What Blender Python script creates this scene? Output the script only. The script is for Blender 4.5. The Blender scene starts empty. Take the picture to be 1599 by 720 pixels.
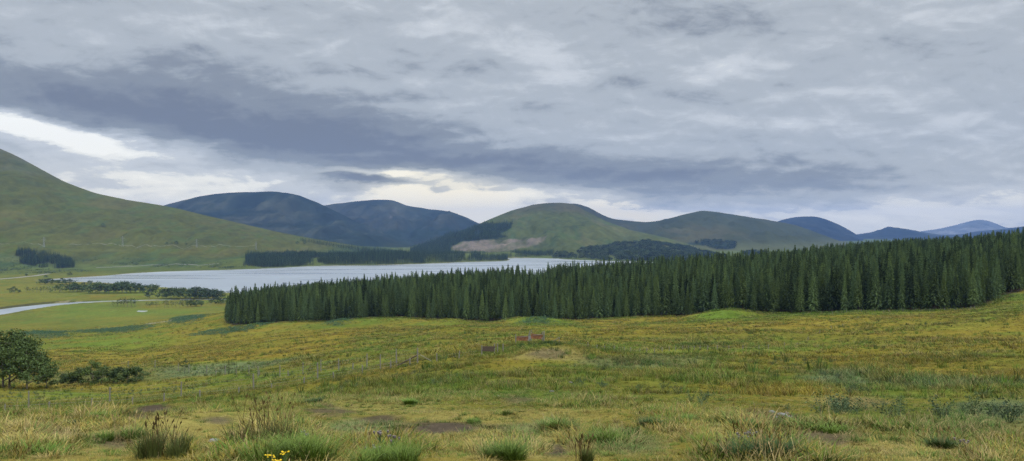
import bpy, math, random
import numpy as np
from mathutils import Vector, Matrix

random.seed(7)
RNG = np.random.default_rng(7)
SC = bpy.context.scene
COL = SC.collection
F = 1231.0            # focal length in photo pixels (photo 1599 x 720)
CX, CY = 799.5, 360.0
EYE = 1.65
LOCH_Z = -120.0

# ------------------------------------------------------------------ noise
def _hash(ix, iy, seed):
    n = (ix.astype(np.int64) * 374761393 + iy.astype(np.int64) * 668265263 + seed * 974634777) & 0x7fffffff
    n = ((n ^ (n >> 13)) * 1274126177) & 0x7fffffff
    n = n ^ (n >> 16)
    return (n & 0xffff) / 65535.0

def vnoise(x, y, seed=0):
    x = np.asarray(x, float); y = np.asarray(y, float)
    ix = np.floor(x); iy = np.floor(y)
    fx = x - ix; fy = y - iy
    fx = fx * fx * fx * (fx * (fx * 6 - 15) + 10); fy = fy * fy * fy * (fy * (fy * 6 - 15) + 10)
    a = _hash(ix, iy, seed); b = _hash(ix + 1, iy, seed)
    c = _hash(ix, iy + 1, seed); d = _hash(ix + 1, iy + 1, seed)
    return (a * (1 - fx) + b * fx) * (1 - fy) + (c * (1 - fx) + d * fx) * fy

def fbm(x, y, seed=0, octaves=4, gain=0.5):
    s = 0.0; a = 1.0; t = 0.0
    for o in range(octaves):
        s = s + a * vnoise(x * 2 ** o + 17.3 * o, y * 2 ** o - 9.1 * o, seed + o)
        t += a; a *= gain
    return s / t * 2 - 1                    # about -1..1

def ridged(x, y, seed=0, octaves=4):
    s = 0.0; a = 1.0; t = 0.0
    for o in range(octaves):
        n = 1 - np.abs(vnoise(x * 2 ** o + 5.1 * o, y * 2 ** o + 3.7 * o, seed + o) * 2 - 1)
        s = s + a * n * n; t += a; a *= 0.5
    return s / t

def smooth(a, b, x):
    t = np.clip((x - a) / (b - a), 0, 1)
    return t * t * (3 - 2 * t)

# ------------------------------------------------------------------ terrain profiles (measured: image row, distance)
def Z(py, Y): return EYE - Y * (py - CY) / F

def prof(pairs, far):
    k = [(0.3, 0.0), (4.0, -0.28)] + [(Y, Z(py, Y)) for py, Y in pairs] + far
    return np.array(k)

PROF = {
 -900: prof([(720,9),(690,11.5),(660,15),(640,22),(628,92),(605,137),(560,330),(530,600),(515,850)], [(1050,-118.5),(30000,-118.5)]),
    0: prof([(720,9),(690,11.5),(660,15),(640,21),(635,92),(603,137),(560,330),(530,600),(515,850)], [(1050,-118.3),(30000,-118.5)]),
  200: prof([(720,9),(690,11.5),(660,15.5),(640,20),(633,30),(628,92),(576,210),(545,400),(520,700)], [(1060,-117.6),(1120,-118.5),(30000,-118.5)]),
  400: prof([(720,9),(680,12.5),(640,19),(619,33),(612,92),(577,165),(545,290),(520,420),(503,560)], [(700,-71),(900,-86),(1150,-118.5),(30000,-118.5)]),
  650: prof([(720,9),(680,12.5),(640,19),(615,37),(590,64),(567,97),(555,130),(530,230),(510,360),(501,490)], [(700,-58),(900,-72),(1250,-118.5),(30000,-118.5)]),
  830: prof([(720,9),(680,12.5),(640,19),(610,38),(585,62),(560,86),(538,108),(533,116),(528,150),(515,260),(506,380),(503,455)], [(700,-53),(800,-58),(1000,-76),(1350,-118.5),(30000,-118.5)]),
 1000: prof([(720,9),(680,12.5),(640,19),(610,38),(580,70),(556,100),(546,140),(525,220),(505,340),(498,420)], [(600,-46),(800,-48),(1100,-80),(1400,-118.5),(30000,-118.5)]),
 1200: prof([(720,9),(680,12.5),(645,18),(615,34),(580,68),(550,120),(525,200),(503,300),(490,375)], [(600,-37),(850,-46),(1050,-45),(1300,-35),(1400,-40),(1800,-118.5),(30000,-118.5)]),
 1400: prof([(720,9),(680,12.5),(650,17),(615,34),(580,66),(550,115),(525,185),(505,260),(488,340)], [(600,-30),(850,-32),(1300,-36),(1800,-118.5),(30000,-118.5)]),
 1500: prof([(720,9),(680,12.5),(650,17),(617,33),(580,66),(548,115),(518,190),(495,270),(486,335)], [(600,-28.5),(850,-30),(1300,-34),(1850,-118.5),(30000,-118.5)]),
 1600: prof([(720,9),(680,12.5),(650,17),(620,32),(580,65),(545,115),(510,200),(480,290),(461,370)], [(600,-20),(850,-21),(1300,-30),(1900,-118.5),(30000,-118.5)]),
 2400: prof([(720,9),(680,12.5),(650,17),(620,32),(580,65),(540,115),(500,200),(465,290),(445,370)], [(600,-2),(850,0),(1300,-20),(2000,-118.5),(30000,-118.5)]),
}
_pk = sorted(PROF)
_LY = np.linspace(math.log(0.3), math.log(30000), 700)
_tab = np.array([np.interp(_LY, np.log(PROF[k][:, 0]), PROF[k][:, 1]) for k in _pk])
def _gauss1(a, s, axis):
    r = int(3 * s); k = np.exp(-0.5 * (np.arange(-r, r + 1) / s) ** 2); k /= k.sum()
    pad = [(0, 0)] * a.ndim; pad[axis] = (r, r)
    ap = np.pad(a, pad, mode='edge')
    return np.apply_along_axis(lambda m: np.convolve(m, k, mode='valid'), axis, ap)
_tab = _gauss1(_tab, 3.0, 1)
_PX = np.linspace(-900, 2400, 331)
_tab2 = np.array([np.interp(_PX, _pk, _tab[:, j]) for j in range(_tab.shape[1])]).T
_tab2 = _gauss1(_tab2, 4.0, 0)

def _bil(tab, i, j):
    i = np.clip(i, 0, tab.shape[0] - 1.001); j = np.clip(j, 0, tab.shape[1] - 1.001)
    i0 = i.astype(int); j0 = j.astype(int); fi = i - i0; fj = j - j0
    return (tab[i0, j0] * (1 - fi) + tab[i0 + 1, j0] * fi) * (1 - fj) + (tab[i0, j0 + 1] * (1 - fi) + tab[i0 + 1, j0 + 1] * fi) * fj

def pt(px, Y): return np.array([(px - CX) / F * Y, Y])
def flat(px, py, z=LOCH_Z):
    Y = (EYE - z) * F / (py - CY)
    return pt(px, Y)

def seg_dist(x, y, P, closed=False):
    P = np.asarray(P); n = len(P); best = np.full(np.shape(x), 1e18)
    for i in range(n if closed else n - 1):
        a = P[i]; b = P[(i + 1) % n]; d = b - a; L = max(d @ d, 1e-9)
        t = np.clip(((x - a[0]) * d[0] + (y - a[1]) * d[1]) / L, 0, 1)
        best = np.minimum(best, (x - a[0] - t * d[0]) ** 2 + (y - a[1] - t * d[1]) ** 2)
    return np.sqrt(best)

def inside(x, y, P):
    P = np.asarray(P); n = len(P); c = np.zeros(np.shape(x), bool)
    for i in range(n):
        a = P[i]; b = P[(i + 1) % n]
        if a[1] == b[1]: continue
        hit = ((a[1] > y) != (b[1] > y)) & (x < (b[0] - a[0]) * (y - a[1]) / (b[1] - a[1]) + a[0])
        c ^= hit
    return c

LOCH = [flat(*p) for p in [(60,437.5),(110,434),(160,431),(205,427),(250,424.5),(300,423),(340,422),(372,421),(400,420),(440,418.2),(480,416),(520,415),(560,414.5),(600,414),
        (648,412.5),(690,411),(720,409.5),(760,408.5),(792,407.5),(797,405.5),(790,403.4),(830,402.8),(868,403.6),(880,405),(930,407),(975,408.2),(1010,409.5),(1060,411),
        (1100,416),(1060,428),(960,440),(850,448),(700,452),(560,456),(450,458),(390,459),(345,456.5),(300,452),(262,449),(225,446.5),(190,443.5),(150,441),(105,439.5)]]
RIVER = [flat(*p, z=-119) for p in [(-260,530),(-120,509),(-30,494),(0,489),(25,484),(50,480),(85,475.5),(130,472),(180,470),(240,468.6),(300,467.8),(352,467),(400,466)]]
RIVER_W = [34,34,32,30,27,23,18,13,10,9,8,8,8]
POND = [flat(*p, z=-118.5) for p in [(212,486),(217,484.6),(224,485.2),(232,485),(228,486.6),(222,487.2)]]
PEN = [pt(405,2840), pt(470,2900), pt(560,2960), pt(640,3060), pt(700,3260), pt(790,3480)]
MOUNDS = [(830,503,400,16,22,2.6),(800,504,405,12,20,1.6),(1115,489,378,16,18,2.6),(1150,489,378,12,18,1.6),(705,500,440,12,18,2.2),(540,503,470,13,16,2.2),
          (1240,500,300,10,14,1.3),(700,522,280,14,20,1.8),(1000,517,250,12,18,1.5),(1540,486,300,12,20,1.0),(880,548,103,5,7,0.6),(830,536,112,9,5,0.5)]

def ground_z(x, y):
    x = np.asarray(x, float); y = np.asarray(y, float)
    r = np.hypot(x, y); a = np.arctan2(x, y)
    ac = np.clip(a, -0.93, 0.93)
    px = CX + F * np.tan(ac); Yq = np.maximum(r * np.cos(ac), 0.31)
    z = _bil(_tab2, (px + 900) / 10.0, (np.log(Yq) - _LY[0]) / (_LY[1] - _LY[0]))
    back = smooth(1.0, 1.7, np.abs(a))
    z = z * (1 - back) + back * (0.03 * np.minimum(r, 200))
    # natural unevenness
    z = z + 0.05 * fbm(x / 0.9, y / 0.9, 3, 3) * smooth(2, 8, r) * (1 - smooth(60, 200, r))
    z = z + 0.16 * fbm(x / 4.2, y / 4.2, 11, 3) * smooth(4, 14, r) * (1 - smooth(300, 900, r))
    z = z + 0.75 * fbm(x / 22, y / 26, 21, 3) * smooth(30, 90, r) * (1 - smooth(700, 1100, r))
    z = z + 1.9 * fbm(x / 75, y / 80, 31, 3) * smooth(110, 260, r) * (1 - smooth(700, 1050, r))
    for (mpx, mpy, mY, sx, sy, h) in MOUNDS:
        c = pt(mpx, mY)
        z = z + h * np.exp(-((x - c[0]) / sx) ** 2 - ((y - c[1]) / sy) ** 2)
    # valley floor, low tree covered peninsula, loch bed, river bed
    far = r > 900
    if np.any(far):
        xf = x[far] if x.ndim else x; yf = y[far] if y.ndim else y
        zf = z[far] if z.ndim else z
        zf = zf + 0.5 * fbm(xf / 60, yf / 60, 41, 3)
        dp = seg_dist(xf, yf, PEN)
        zf = zf + 24 * np.exp(-(dp / 170) ** 2)
        d = seg_dist(xf, yf, LOCH, True); ins = inside(xf, yf, LOCH)
        zf = np.where(ins, LOCH_Z - np.minimum(4, 0.3 + d * 0.06), LOCH_Z + 0.25 + (np.maximum(zf, LOCH_Z + 0.5) - LOCH_Z - 0.25) * smooth(0, 60, d))
        # river channel
        best = np.full(np.shape(xf), 1e9)
        for i in range(len(RIVER) - 1):
            for t in (0, .25, .5, .75):
                c = RIVER[i] * (1 - t) + RIVER[i + 1] * t
        dr = seg_dist(xf, yf, RIVER)
        w = np.interp(xf, [p[0] for p in RIVER], RIVER_W)
        zf = zf - 2.2 * (1 - smooth(w * 0.85, w * 1.25, dr)) * (~ins)
        dpn = seg_dist(xf, yf, POND, True)
        zf = np.where(inside(xf, yf, POND), zf - np.minimum(1.2, 0.4 * dpn), zf)
        if z.ndim: z = z.copy(); z[far] = zf
        else: z = zf
    return z

# ------------------------------------------------------------------ hills
class Hill:
    def __init__(s, sil, yr, yb, zb=-126., zbase=-119., p=1.15, amp=20., scale=500., seed=0, back=2500., rim=0.0, ny=130, step=4.0):
        s.sil = np.array(sil, float); s.yr = np.array(yr, float); s.yb = np.array(yb, float)
        s.zb, s.zbase, s.p, s.amp, s.scale, s.seed, s.back, s.rim, s.ny, s.step = zb, zbase, p, amp, scale, seed, back, rim, ny, step
        pxs = np.arange(s.sil[0, 0], s.sil[-1, 0] + 1, 2.0)
        py = np.interp(pxs, s.sil[:, 0], s.sil[:, 1]); py = _gauss1(py[None], 3.0, 1)[0]
        s.pxs, s.pys = pxs, py
    def z(s, x, y):
        x = np.asarray(x, float); y = np.asarray(y, float)
        px = CX + F * x / np.maximum(y, 1.0)
        py = np.interp(px, s.pxs, s.pys)
        yr = np.interp(px, s.yr[:, 0], s.yr[:, 1]); yb = np.interp(px, s.yb[:, 0], s.yb[:, 1])
        zr = EYE - yr * (py - CY) / F
        t = (y - yb) / (yr - yb); tb = (y - yr) / s.back
        tc = np.clip(t, 0, 1)
        sh = tc ** s.p; sh = sh * 0.86 + 0.14 * (tc * tc * (3 - 2 * tc))
        hgt = np.maximum(zr - s.zbase, 0.5)
        zz = s.zbase + hgt * sh
        win = np.clip(tc * 6, 0, 1) * (1 - smooth(0.72, 1.0, tc)) + s.rim * smooth(0.7, 1, tc)
        n = ridged(x / s.scale, y / (s.scale * 2.2), s.seed, 5) - 0.45 + 0.5 * fbm(x / (s.scale * .5), y / (s.scale * .8), s.seed + 9, 4)
        q = s.scale; wx = x + .25 * q * fbm(x / q, y / q, s.seed + 31, 3)
        n = n + .8 * (.45 - ridged(wx / (.42 * q), y / (2.6 * q), s.seed + 21, 3)) + .35 * fbm(x / (.12 * q), y / (.3 * q), s.seed + 41, 3)
        zz = zz + s.amp * n * win * np.clip(hgt / 150, 0.08, 1)
        zz = np.where(tb > 0, zz - hgt * smooth(0, 1, np.clip(tb, 0, 1)) * 1.02, zz)
        edge = smooth(0, 30, px - s.pxs[0]) * smooth(0, 30, s.pxs[-1] - px)
        zz = s.zb + (zz - s.zb) * edge
        bad = (t < -0.02) | (tb > 1) | (px < s.pxs[0]) | (px > s.pxs[-1]) | (y < 100)
        base = np.where(t < 0, s.zbase + t * 250, zz)
        return np.where(bad, -400., np.maximum(base, s.zb - 4))
    def grid(s):
        px = np.arange(s.pxs[0], s.pxs[-1] + .1, s.step)
        yr = np.interp(px, s.yr[:, 0], s.yr[:, 1]); yb = np.interp(px, s.yb[:, 0], s.yb[:, 1])
        t = np.concatenate([np.linspace(-0.02, 1, s.ny), 1 + np.linspace(0.02, 1, 14) ** 1.3 * 0.999])
        Y = np.where(t[None] <= 1, yb[:, None] + (yr - yb)[:, None] * np.minimum(t, 1)[None], yr[:, None] + s.back * (t[None] - 1))
        X = (px[:, None] - CX) / F * Y
        zz = s.z(X, Y); zz = np.where(zz < -399, s.zb - 2, zz)
        return X, Y, zz

H_LEFT = Hill([(-700,240),(-400,200),(-250,190),(-120,192),(-50,208),(0,232),(25,243),(60,262),(100,284),(150,302),(200,312.5),(260,322),(320,336),(380,350),(440,364),(500,375),(540,382),(580,390),(630,398)],
              [(-700,3600),(0,3900),(300,4000),(560,4000),(640,3800)], [(-700,2000),(0,2420),(160,2480),(300,2560),(385,2750),(450,3150),(560,3500),(640,3600)], p=1.22, amp=30, scale=330, seed=101, rim=0.06, ny=240, step=3)
H_A = Hill([(200,345),(255,321),(300,309),(340,302),(380,300),(430,299),(460,303),(500,318),(540,338),(580,357),(620,370),(660,382),(700,392)], [(200,7600),(700,7000)], [(200,5200),(700,5600)], p=.95, amp=110, scale=800, seed=201, rim=.08)
H_B = Hill([(430,345),(480,330),(510,319),(550,315),(590,311),(615,313),(637,322),(670,326),(700,329),(720,336),(748,349),(780,365),(820,380),(850,392)], [(430,9200),(850,8600)], [(430,6800),(850,6600)], p=.95, amp=130, scale=800, seed=301, rim=.09)
H_C = Hill([(600,401),(630,396),(660,384),(700,367),(748,350),(775,338),(800,328),(830,320),(860,316),(890,317),(897,319),(923,334),(950,347),(983,359),(1033,370),(1067,379),(1117,392),(1150,400),(1190,406)],
           [(600,4700),(873,5600),(1190,4600)], [(600,3900),(700,3700),(800,3560),(880,3400),(1000,3150),(1190,3200)], p=1.05, amp=48, scale=420, seed=401, rim=.09, ny=200, step=3)
H_D = Hill([(840,335),(880,319),(897,317),(920,323.5),(935,332.5),(955,342),(985,345.5),(1010,347),(1030,345),(1060,337),(1085,330),(1100,328.5),(1130,332),(1170,339),(1200,344),(1240,351),(1290,369),(1340,388),(1400,398)],
           [(840,6900),(1400,6800)], [(840,4800),(1060,4700),(1400,4700)], p=1.0, amp=70, scale=650, seed=501, rim=.09, ny=150)
H_E = Hill([(1150,372),(1205,349),(1225,342),(1250,338),(1275,338),(1300,346),(1320,356),(1335,365),(1370,385)], [(1150,11500),(1370,11500)], [(1150,9000),(1370,9000)], p=.95, amp=80, scale=900, seed=601, rim=.09, ny=80)
H_F = Hill([(1290,376),(1330,367),(1360,363),(1390,354.5),(1405,356),(1420,359),(1470,367),(1500,366),(1533,360),(1560,358.5),(1599,354),(1640,348),(1700,345),(1800,352),(1900,365)], [(1290,13000),(1900,13000)], [(1290,10500),(1900,10500)], p=.95, amp=90, scale=1000, seed=701, rim=.09, ny=80)
H_G = Hill([(1400,368),(1437,361.5),(1470,357),(1500,349.5),(1525,342.5),(1545,344.5),(1565,354),(1577,357),(1592,354),(1615,356),(1650,362),(1700,368)], [(1400,19500),(1700,19500)], [(1400,16500),(1700,16500)], p=.95, amp=110, scale=1200, seed=801, rim=.09, ny=70)
HILLS = dict(left=H_LEFT, a=H_A, b=H_B, c=H_C, d=H_D, e=H_E, f=H_F, g=H_G)

def world_z(x, y, hills=('left', 'c', 'd')):
    z = ground_z(x, y)
    for h in hills: z = np.maximum(z, HILLS[h].z(x, y))
    return z

_YS = np.exp(np.linspace(math.log(5), math.log(9500), 2600))
def hit(px, py, ymin=5.0):
    """where the sight line of a photo pixel first meets the land"""
    Y = _YS[_YS >= ymin]; x = (px - CX) / F * Y
    g = world_z(x, Y); ray = EYE - Y * (py - CY) / F
    i = np.argmax(ray <= g)
    return np.array([x[i], Y[i], g[i]])

# ------------------------------------------------------------------ colour fields (true surface colours: grass kinds, soil, scree)
OLIVE = np.array([.118, .112, .022]); OCHRE = np.array([.168, .126, .024]); GREEN = np.array([.075, .108, .020]); LUSH = np.array([.085, .132, .020])
STRAW = np.array([.29, .23, .080]); SOIL = np.array([.068, .051, .038]); BOG = np.array([.085, .110, .058]); MOSS = np.array([.130, .150, .075]); DARKG = np.array([.045, .070, .020])
LITTER = np.array([.040, .032, .020])
GBLOBS = [  # photo px, py, rx, ry, colour, strength  -> turned into patches on the land
 (210,488,120,7,LUSH*1.05,.6),(120,478,60,5,LUSH,.5),(60,455,70,8,OCHRE*.8+GREEN*.3,.6),(230,458,110,4,LUSH*.9+OCHRE*.2,.7),(200,537,90,14,LUSH*.9+OLIVE*.2,.5),(120,520,110,8,GREEN,.5),
 (350,560,90,6,OCHRE,.8),(470,553,80,5,OCHRE*.9,.6),(620,560,70,8,OLIVE,.5),(690,548,40,10,OCHRE*.9+LUSH*.25,.7),(420,520,120,8,OLIVE*1.15,.5),(560,515,120,6,OCHRE*.85,.5),(330,530,80,8,OLIVE,.5),
 (850,505,60,5,LUSH,.75),(1120,489,55,5,LUSH,.85),(540,501,60,4,GREEN,.8),(1300,491,220,5,LUSH*.9,.8),(705,500,50,4,LUSH*.8,.5),
 (1010,512,90,6,OCHRE,.6),(1260,505,120,6,OCHRE*1.05,.8),(1130,522,120,6,OLIVE,.5),(1450,510,140,7,OLIVE*1.1,.6),(1430,545,160,7,OCHRE*.9,.6),(1560,480,60,12,GREEN*1.2,.6),
 (980,570,90,10,BOG*.9,.6),(1060,560,60,6,BOG,.5),(1310,590,60,12,BOG,.8),(1480,600,130,10,BOG*.9,.55),(1560,645,90,22,BOG,.8),(1245,612,90,14,OCHRE*1.05,.85),(1150,605,90,10,OCHRE*.9,.5),(1320,625,60,8,STRAW*.8,.6),
 (350,578,120,6,BOG*1.1,.75),(120,590,110,12,BOG*.8,.5),(560,600,120,10,GREEN*.8,.6),(720,590,60,8,GREEN*.8,.5),(800,570,60,12,OCHRE*.85,.7),(850,552,60,10,STRAW*.75,.75),(1000,600,80,12,OLIVE,.4),(900,590,60,8,GREEN,.5),
 (130,625,120,10,OLIVE,.4),(240,655,60,12,STRAW*.75,.4),(120,690,120,22,STRAW*.8,.55),(780,650,160,12,STRAW*.8,.55),(600,640,120,10,STRAW*.75,.5),(560,668,70,14,MOSS,.75),(830,672,60,10,MOSS*.9,.6),(980,700,60,12,MOSS*.9,.6),(1240,670,110,14,STRAW*.75,.6),(1400,700,140,16,STRAW*.8,.6),
 (1150,650,80,12,STRAW*.75,.5),(450,630,90,8,STRAW*.8,.5),(1400,650,110,14,GREEN*.9,.6),
 (235,642,40,9,SOIL,1.0),(210,652,28,6,SOIL,.8),(340,657,38,6,SOIL*1.2,.8),(180,692,55,10,SOIL*1.2,.75),(90,680,50,9,SOIL*1.3,.6),(700,671,50,10,SOIL,.95),(655,672,38,6,SOIL*1.1,.7),(515,642,35,6,SOIL*1.2,.8),(592,656,35,6,SOIL*1.1,.85),(720,667,75,6,SOIL*1.3,.5),
 (868,702,32,15,SOIL,.95),(820,690,28,9,SOIL*1.2,.6),(1265,690,75,10,SOIL*1.2,.85),(855,550,28,6,SOIL*1.5,.6),(812,627,28,6,SOIL*1.2,.6),(1215,648,32,6,SOIL*.9,.8),(670,663,38,4,SOIL*1.2,.6),(1330,632,50,4,SOIL*1.6,.4),(800,600,38,4,SOIL*1.6,.4),
]
def prep_blobs(lst):
    out = []
    for (px, py, rx, ry, c, s) in lst:
        p = hit(px, py); p1 = hit(px, py + ry); p0 = hit(px, py - ry)
        ly = max(abs(p[1] - p1[1]), min(abs(p0[1] - p[1]), 3 * abs(p[1] - p1[1]) + .3), .15)
        out.append((p[0], p[1], rx / F * p[1], ly, px, np.asarray(c), s))
    return out

FOREST = [pt(*q) for q in [(356,600),(372,556),(450,535),(540,512),(640,492),(730,478),(800,462),(860,452),(930,440),(1000,424),(1060,402),(1120,384),(1200,374),(1290,356),(1380,342),(1450,336),(1510,336),(1545,345),(1572,372),(1600,392),(1680,410),(1800,430),
        (1800,1250),(1400,1250),(1290,1000),(1200,800),(1080,830),(960,900),(880,930),(862,900),(846,660),(822,660),(800,900),(700,960),(560,960),(440,900),(372,800),(352,680)]]
BLOBS = None
def meadow(x, y):
    """albedo of the vegetation or soil at a place on the near land"""
    global BLOBS
    if BLOBS is None: BLOBS = prep_blobs(GBLOBS)
    r = np.hypot(x, y)
    n1 = fbm(x / 34, y / 48, 51, 4); n2 = fbm(x / 9, y / 13, 61, 4); n3 = fbm(x / 2.1, y / 2.6, 71, 4); n4 = fbm(x / 130, y / 190, 81, 3)
    w = smooth(-.5, .5, n1 * .9 + n4 * .5)[..., None]
    c = OLIVE * (1 - w) + OCHRE * w * .92 + OLIVE * w * .08
    g = smooth(.02, .5, n2 * .8 - n1 * .4 - n4 * .3)[..., None]
    c = c * (1 - g * .75) + GREEN * g * .75
    nearw = (1 - smooth(14, 30, r))[..., None]
    s = smooth(-.25, .5, n3 * .8 + n2 * .5)[..., None]
    c = c * (1 - nearw * s * .72) + STRAW * .78 * nearw * s * .72
    for (bx, by, lx, ly, px, bc, bs) in BLOBS:
        # patch stretched along the direction it is seen in, with a ragged rim
        d = np.hypot((x - bx * y / by) / lx, (y - by) / ly)
        m = (d < 3.2) & (y > 1)
        if not np.any(m): continue
        dm = d[m] + .42 * n3[m] * (lx < 12) + .38 * n2[m] * (lx < 60) + .3 * n1[m] * (lx >= 12)
        k = (bs * (1 - smooth(.45, 1.35, dm)))[:, None]
        c[m] = c[m] * (1 - k) + bc * k
    ru = (smooth(.18, .6, fbm(x / 15, y / 24, 88, 4)) * .28 * smooth(25, 45, r))[..., None]; c = c * (1 - ru) + np.array([.19, .115, .024]) * ru
    c = c * (1 + .20 * n3 + .15 * n2)[..., None] * np.array([1.15, 1.19, 1.12])
    return np.clip(c, .006, .6)

def bare(x, y):
    """how bare the soil is (for leaving grass out)"""
    out = np.zeros(np.shape(x)); n3 = fbm(x / 2.1, y / 2.6, 71, 4); n2 = fbm(x / 9, y / 13, 61, 4)
    for (bx, by, lx, ly, px, bc, bs) in BLOBS:
        if bc[0] > .15 or bc[0] < bc[1] * 1.2: continue
        d = np.hypot((x - bx * y / by) / lx, (y - by) / ly) + .42 * n3 * (lx < 12) + .38 * n2 * (lx < 60)
        out = np.maximum(out, bs * (1 - smooth(.5, 1.2, d)))
    return out

# ------------------------------------------------------------------ helpers: materials
def new_mat(name):
    m = bpy.data.materials.new(name); m.use_nodes = True
    nt = m.node_tree; b = nt.nodes['Principled BSDF']
    return m, nt, b
def N(nt, typ, **kw):
    n = nt.nodes.new(typ)
    for k, v in kw.items():
        if k.startswith('i_'): n.inputs[int(k[2:])].default_value = v
        else: setattr(n, k, v)
    return n
def L(nt, a, b): nt.links.new(a, b)

def math_node(nt, op, a, b=None, c=None, clamp=False):
    n = nt.nodes.new('ShaderNodeMath'); n.operation = op; n.use_clamp = clamp
    for i, v in enumerate((a, b, c)):
        if v is None: continue
        if isinstance(v, (int, float)): n.inputs[i].default_value = v
        else: nt.links.new(v, n.inputs[i])
    return n.outputs[0]

def land_material(name, scales, bump_d, rough=.95, var=.5, strength=.8):
    """albedo from the 'tone' attribute, broken up by noise at several sizes, with bump"""
    m, nt, b = new_mat(name)
    at = N(nt, 'ShaderNodeAttribute', attribute_name='tone')
    geo = N(nt, 'ShaderNodeNewGeometry')
    val = None; hgt = None
    for i, s in enumerate(scales):
        mp = N(nt, 'ShaderNodeMapping'); mp.inputs['Scale'].default_value = (1 / s, 1 / (s * 1.25), 1 / (s * .7)); L(nt, geo.outputs['Position'], mp.inputs['Vector'])
        n = N(nt, 'ShaderNodeTexNoise'); n.inputs['Scale'].default_value = 1; n.inputs['Detail'].default_value = 5; n.inputs['Roughness'].default_value = .62
        L(nt, mp.outputs[0], n.inputs['Vector'])
        f = math_node(nt, 'MULTIPLY_ADD', n.outputs['Fac'], 2 * var, 1 - var)
        val = f if val is None else math_node(nt, 'MULTIPLY', val, f)
        hh = math_node(nt, 'MULTIPLY', n.outputs['Fac'], bump_d[i])
        hgt = hh if hgt is None else math_node(nt, 'ADD', hgt, hh)
    mix = N(nt, 'ShaderNodeVectorMath', operation='SCALE'); L(nt, at.outputs['Color'], mix.inputs[0]); L(nt, val, mix.inputs['Scale'])
    L(nt, mix.outputs[0], b.inputs['Base Color'])
    bp = N(nt, 'ShaderNodeBump'); bp.inputs['Strength'].default_value = strength; bp.inputs['Distance'].default_value = 1.0
    L(nt, hgt, bp.inputs['Height']); L(nt, bp.outputs[0], b.inputs['Normal'])
    b.inputs['Roughness'].default_value = rough; b.inputs['Specular IOR Level'].default_value = .0
    return m

def leaf_material(name, col, var=.35, warm=(1.25, 1.12, .8), rough=.75, trans=.0, spec=.2):
    """foliage: colour varies from plant to plant and from sprig to sprig"""
    m, nt, b = new_mat(name)
    oi = N(nt, 'ShaderNodeObjectInfo'); geo = N(nt, 'ShaderNodeNewGeometry')
    n = N(nt, 'ShaderNodeTexNoise'); n.inputs['Scale'].default_value = .9; n.inputs['Detail'].default_value = 4; L(nt, geo.outputs['Position'], n.inputs['Vector'])
    isl = geo.outputs['Random Per Island']
    f = math_node(nt, 'ADD', math_node(nt, 'MULTIPLY_ADD', oi.outputs['Random'], var, 1 - var * .75), math_node(nt, 'MULTIPLY_ADD', isl, var * .9, -var * .45))
    f = math_node(nt, 'MULTIPLY', f, math_node(nt, 'MULTIPLY_ADD', n.outputs['Fac'], .7, .65))
    mx = N(nt, 'ShaderNodeMix', data_type='RGBA'); 
    mx.inputs['A'].default_value = (*col, 1); mx.inputs['B'].default_value = (col[0] * warm[0], col[1] * warm[1], col[2] * warm[2], 1)
    wn = math_node(nt, 'FRACT', math_node(nt, 'MULTIPLY', oi.outputs['Random'], 7.31)); L(nt, wn, mx.inputs['Factor'])
    sc = N(nt, 'ShaderNodeVectorMath', operation='SCALE'); L(nt, mx.outputs['Result'], sc.inputs[0]); L(nt, f, sc.inputs['Scale'])
    L(nt, sc.outputs[0], b.inputs['Base Color'])
    b.inputs['Roughness'].default_value = rough; b.inputs['Specular IOR Level'].default_value = spec
    return m

def blade_material(name, mul=(1, 1, 1), mixcol=None, mixf=0.0, var=.75):
    """grass blades: colour of the ground patch they grow on (instance attribute) with blade to blade variation"""
    m, nt, b = new_mat(name)
    at = N(nt, 'ShaderNodeAttribute', attribute_name='tone', attribute_type='INSTANCER')
    oi = N(nt, 'ShaderNodeObjectInfo'); geo = N(nt, 'ShaderNodeNewGeometry')
    mu = N(nt, 'ShaderNodeVectorMath', operation='MULTIPLY'); L(nt, at.outputs['Color'], mu.inputs[0]); mu.inputs[1].default_value = mul
    src = mu.outputs[0]
    if mixcol is not None:
        mx = N(nt, 'ShaderNodeMix', data_type='RGBA'); L(nt, src, mx.inputs['A']); mx.inputs['B'].default_value = (*mixcol, 1); mx.inputs['Factor'].default_value = mixf
        src = mx.outputs['Result']
    f = math_node(nt, 'ADD', math_node(nt, 'MULTIPLY_ADD', oi.outputs['Random'], var, 1 - var * .5), math_node(nt, 'MULTIPLY_ADD', geo.outputs['Random Per Island'], var * 1.1, -var * .55))
    sc = N(nt, 'ShaderNodeVectorMath', operation='SCALE'); L(nt, src, sc.inputs[0]); L(nt, f, sc.inputs['Scale'])
    L(nt, sc.outputs[0], b.inputs['Base Color']); b.inputs['Roughness'].default_value = .7; b.inputs['Specular IOR Level'].default_value = .08
    return m

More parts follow.
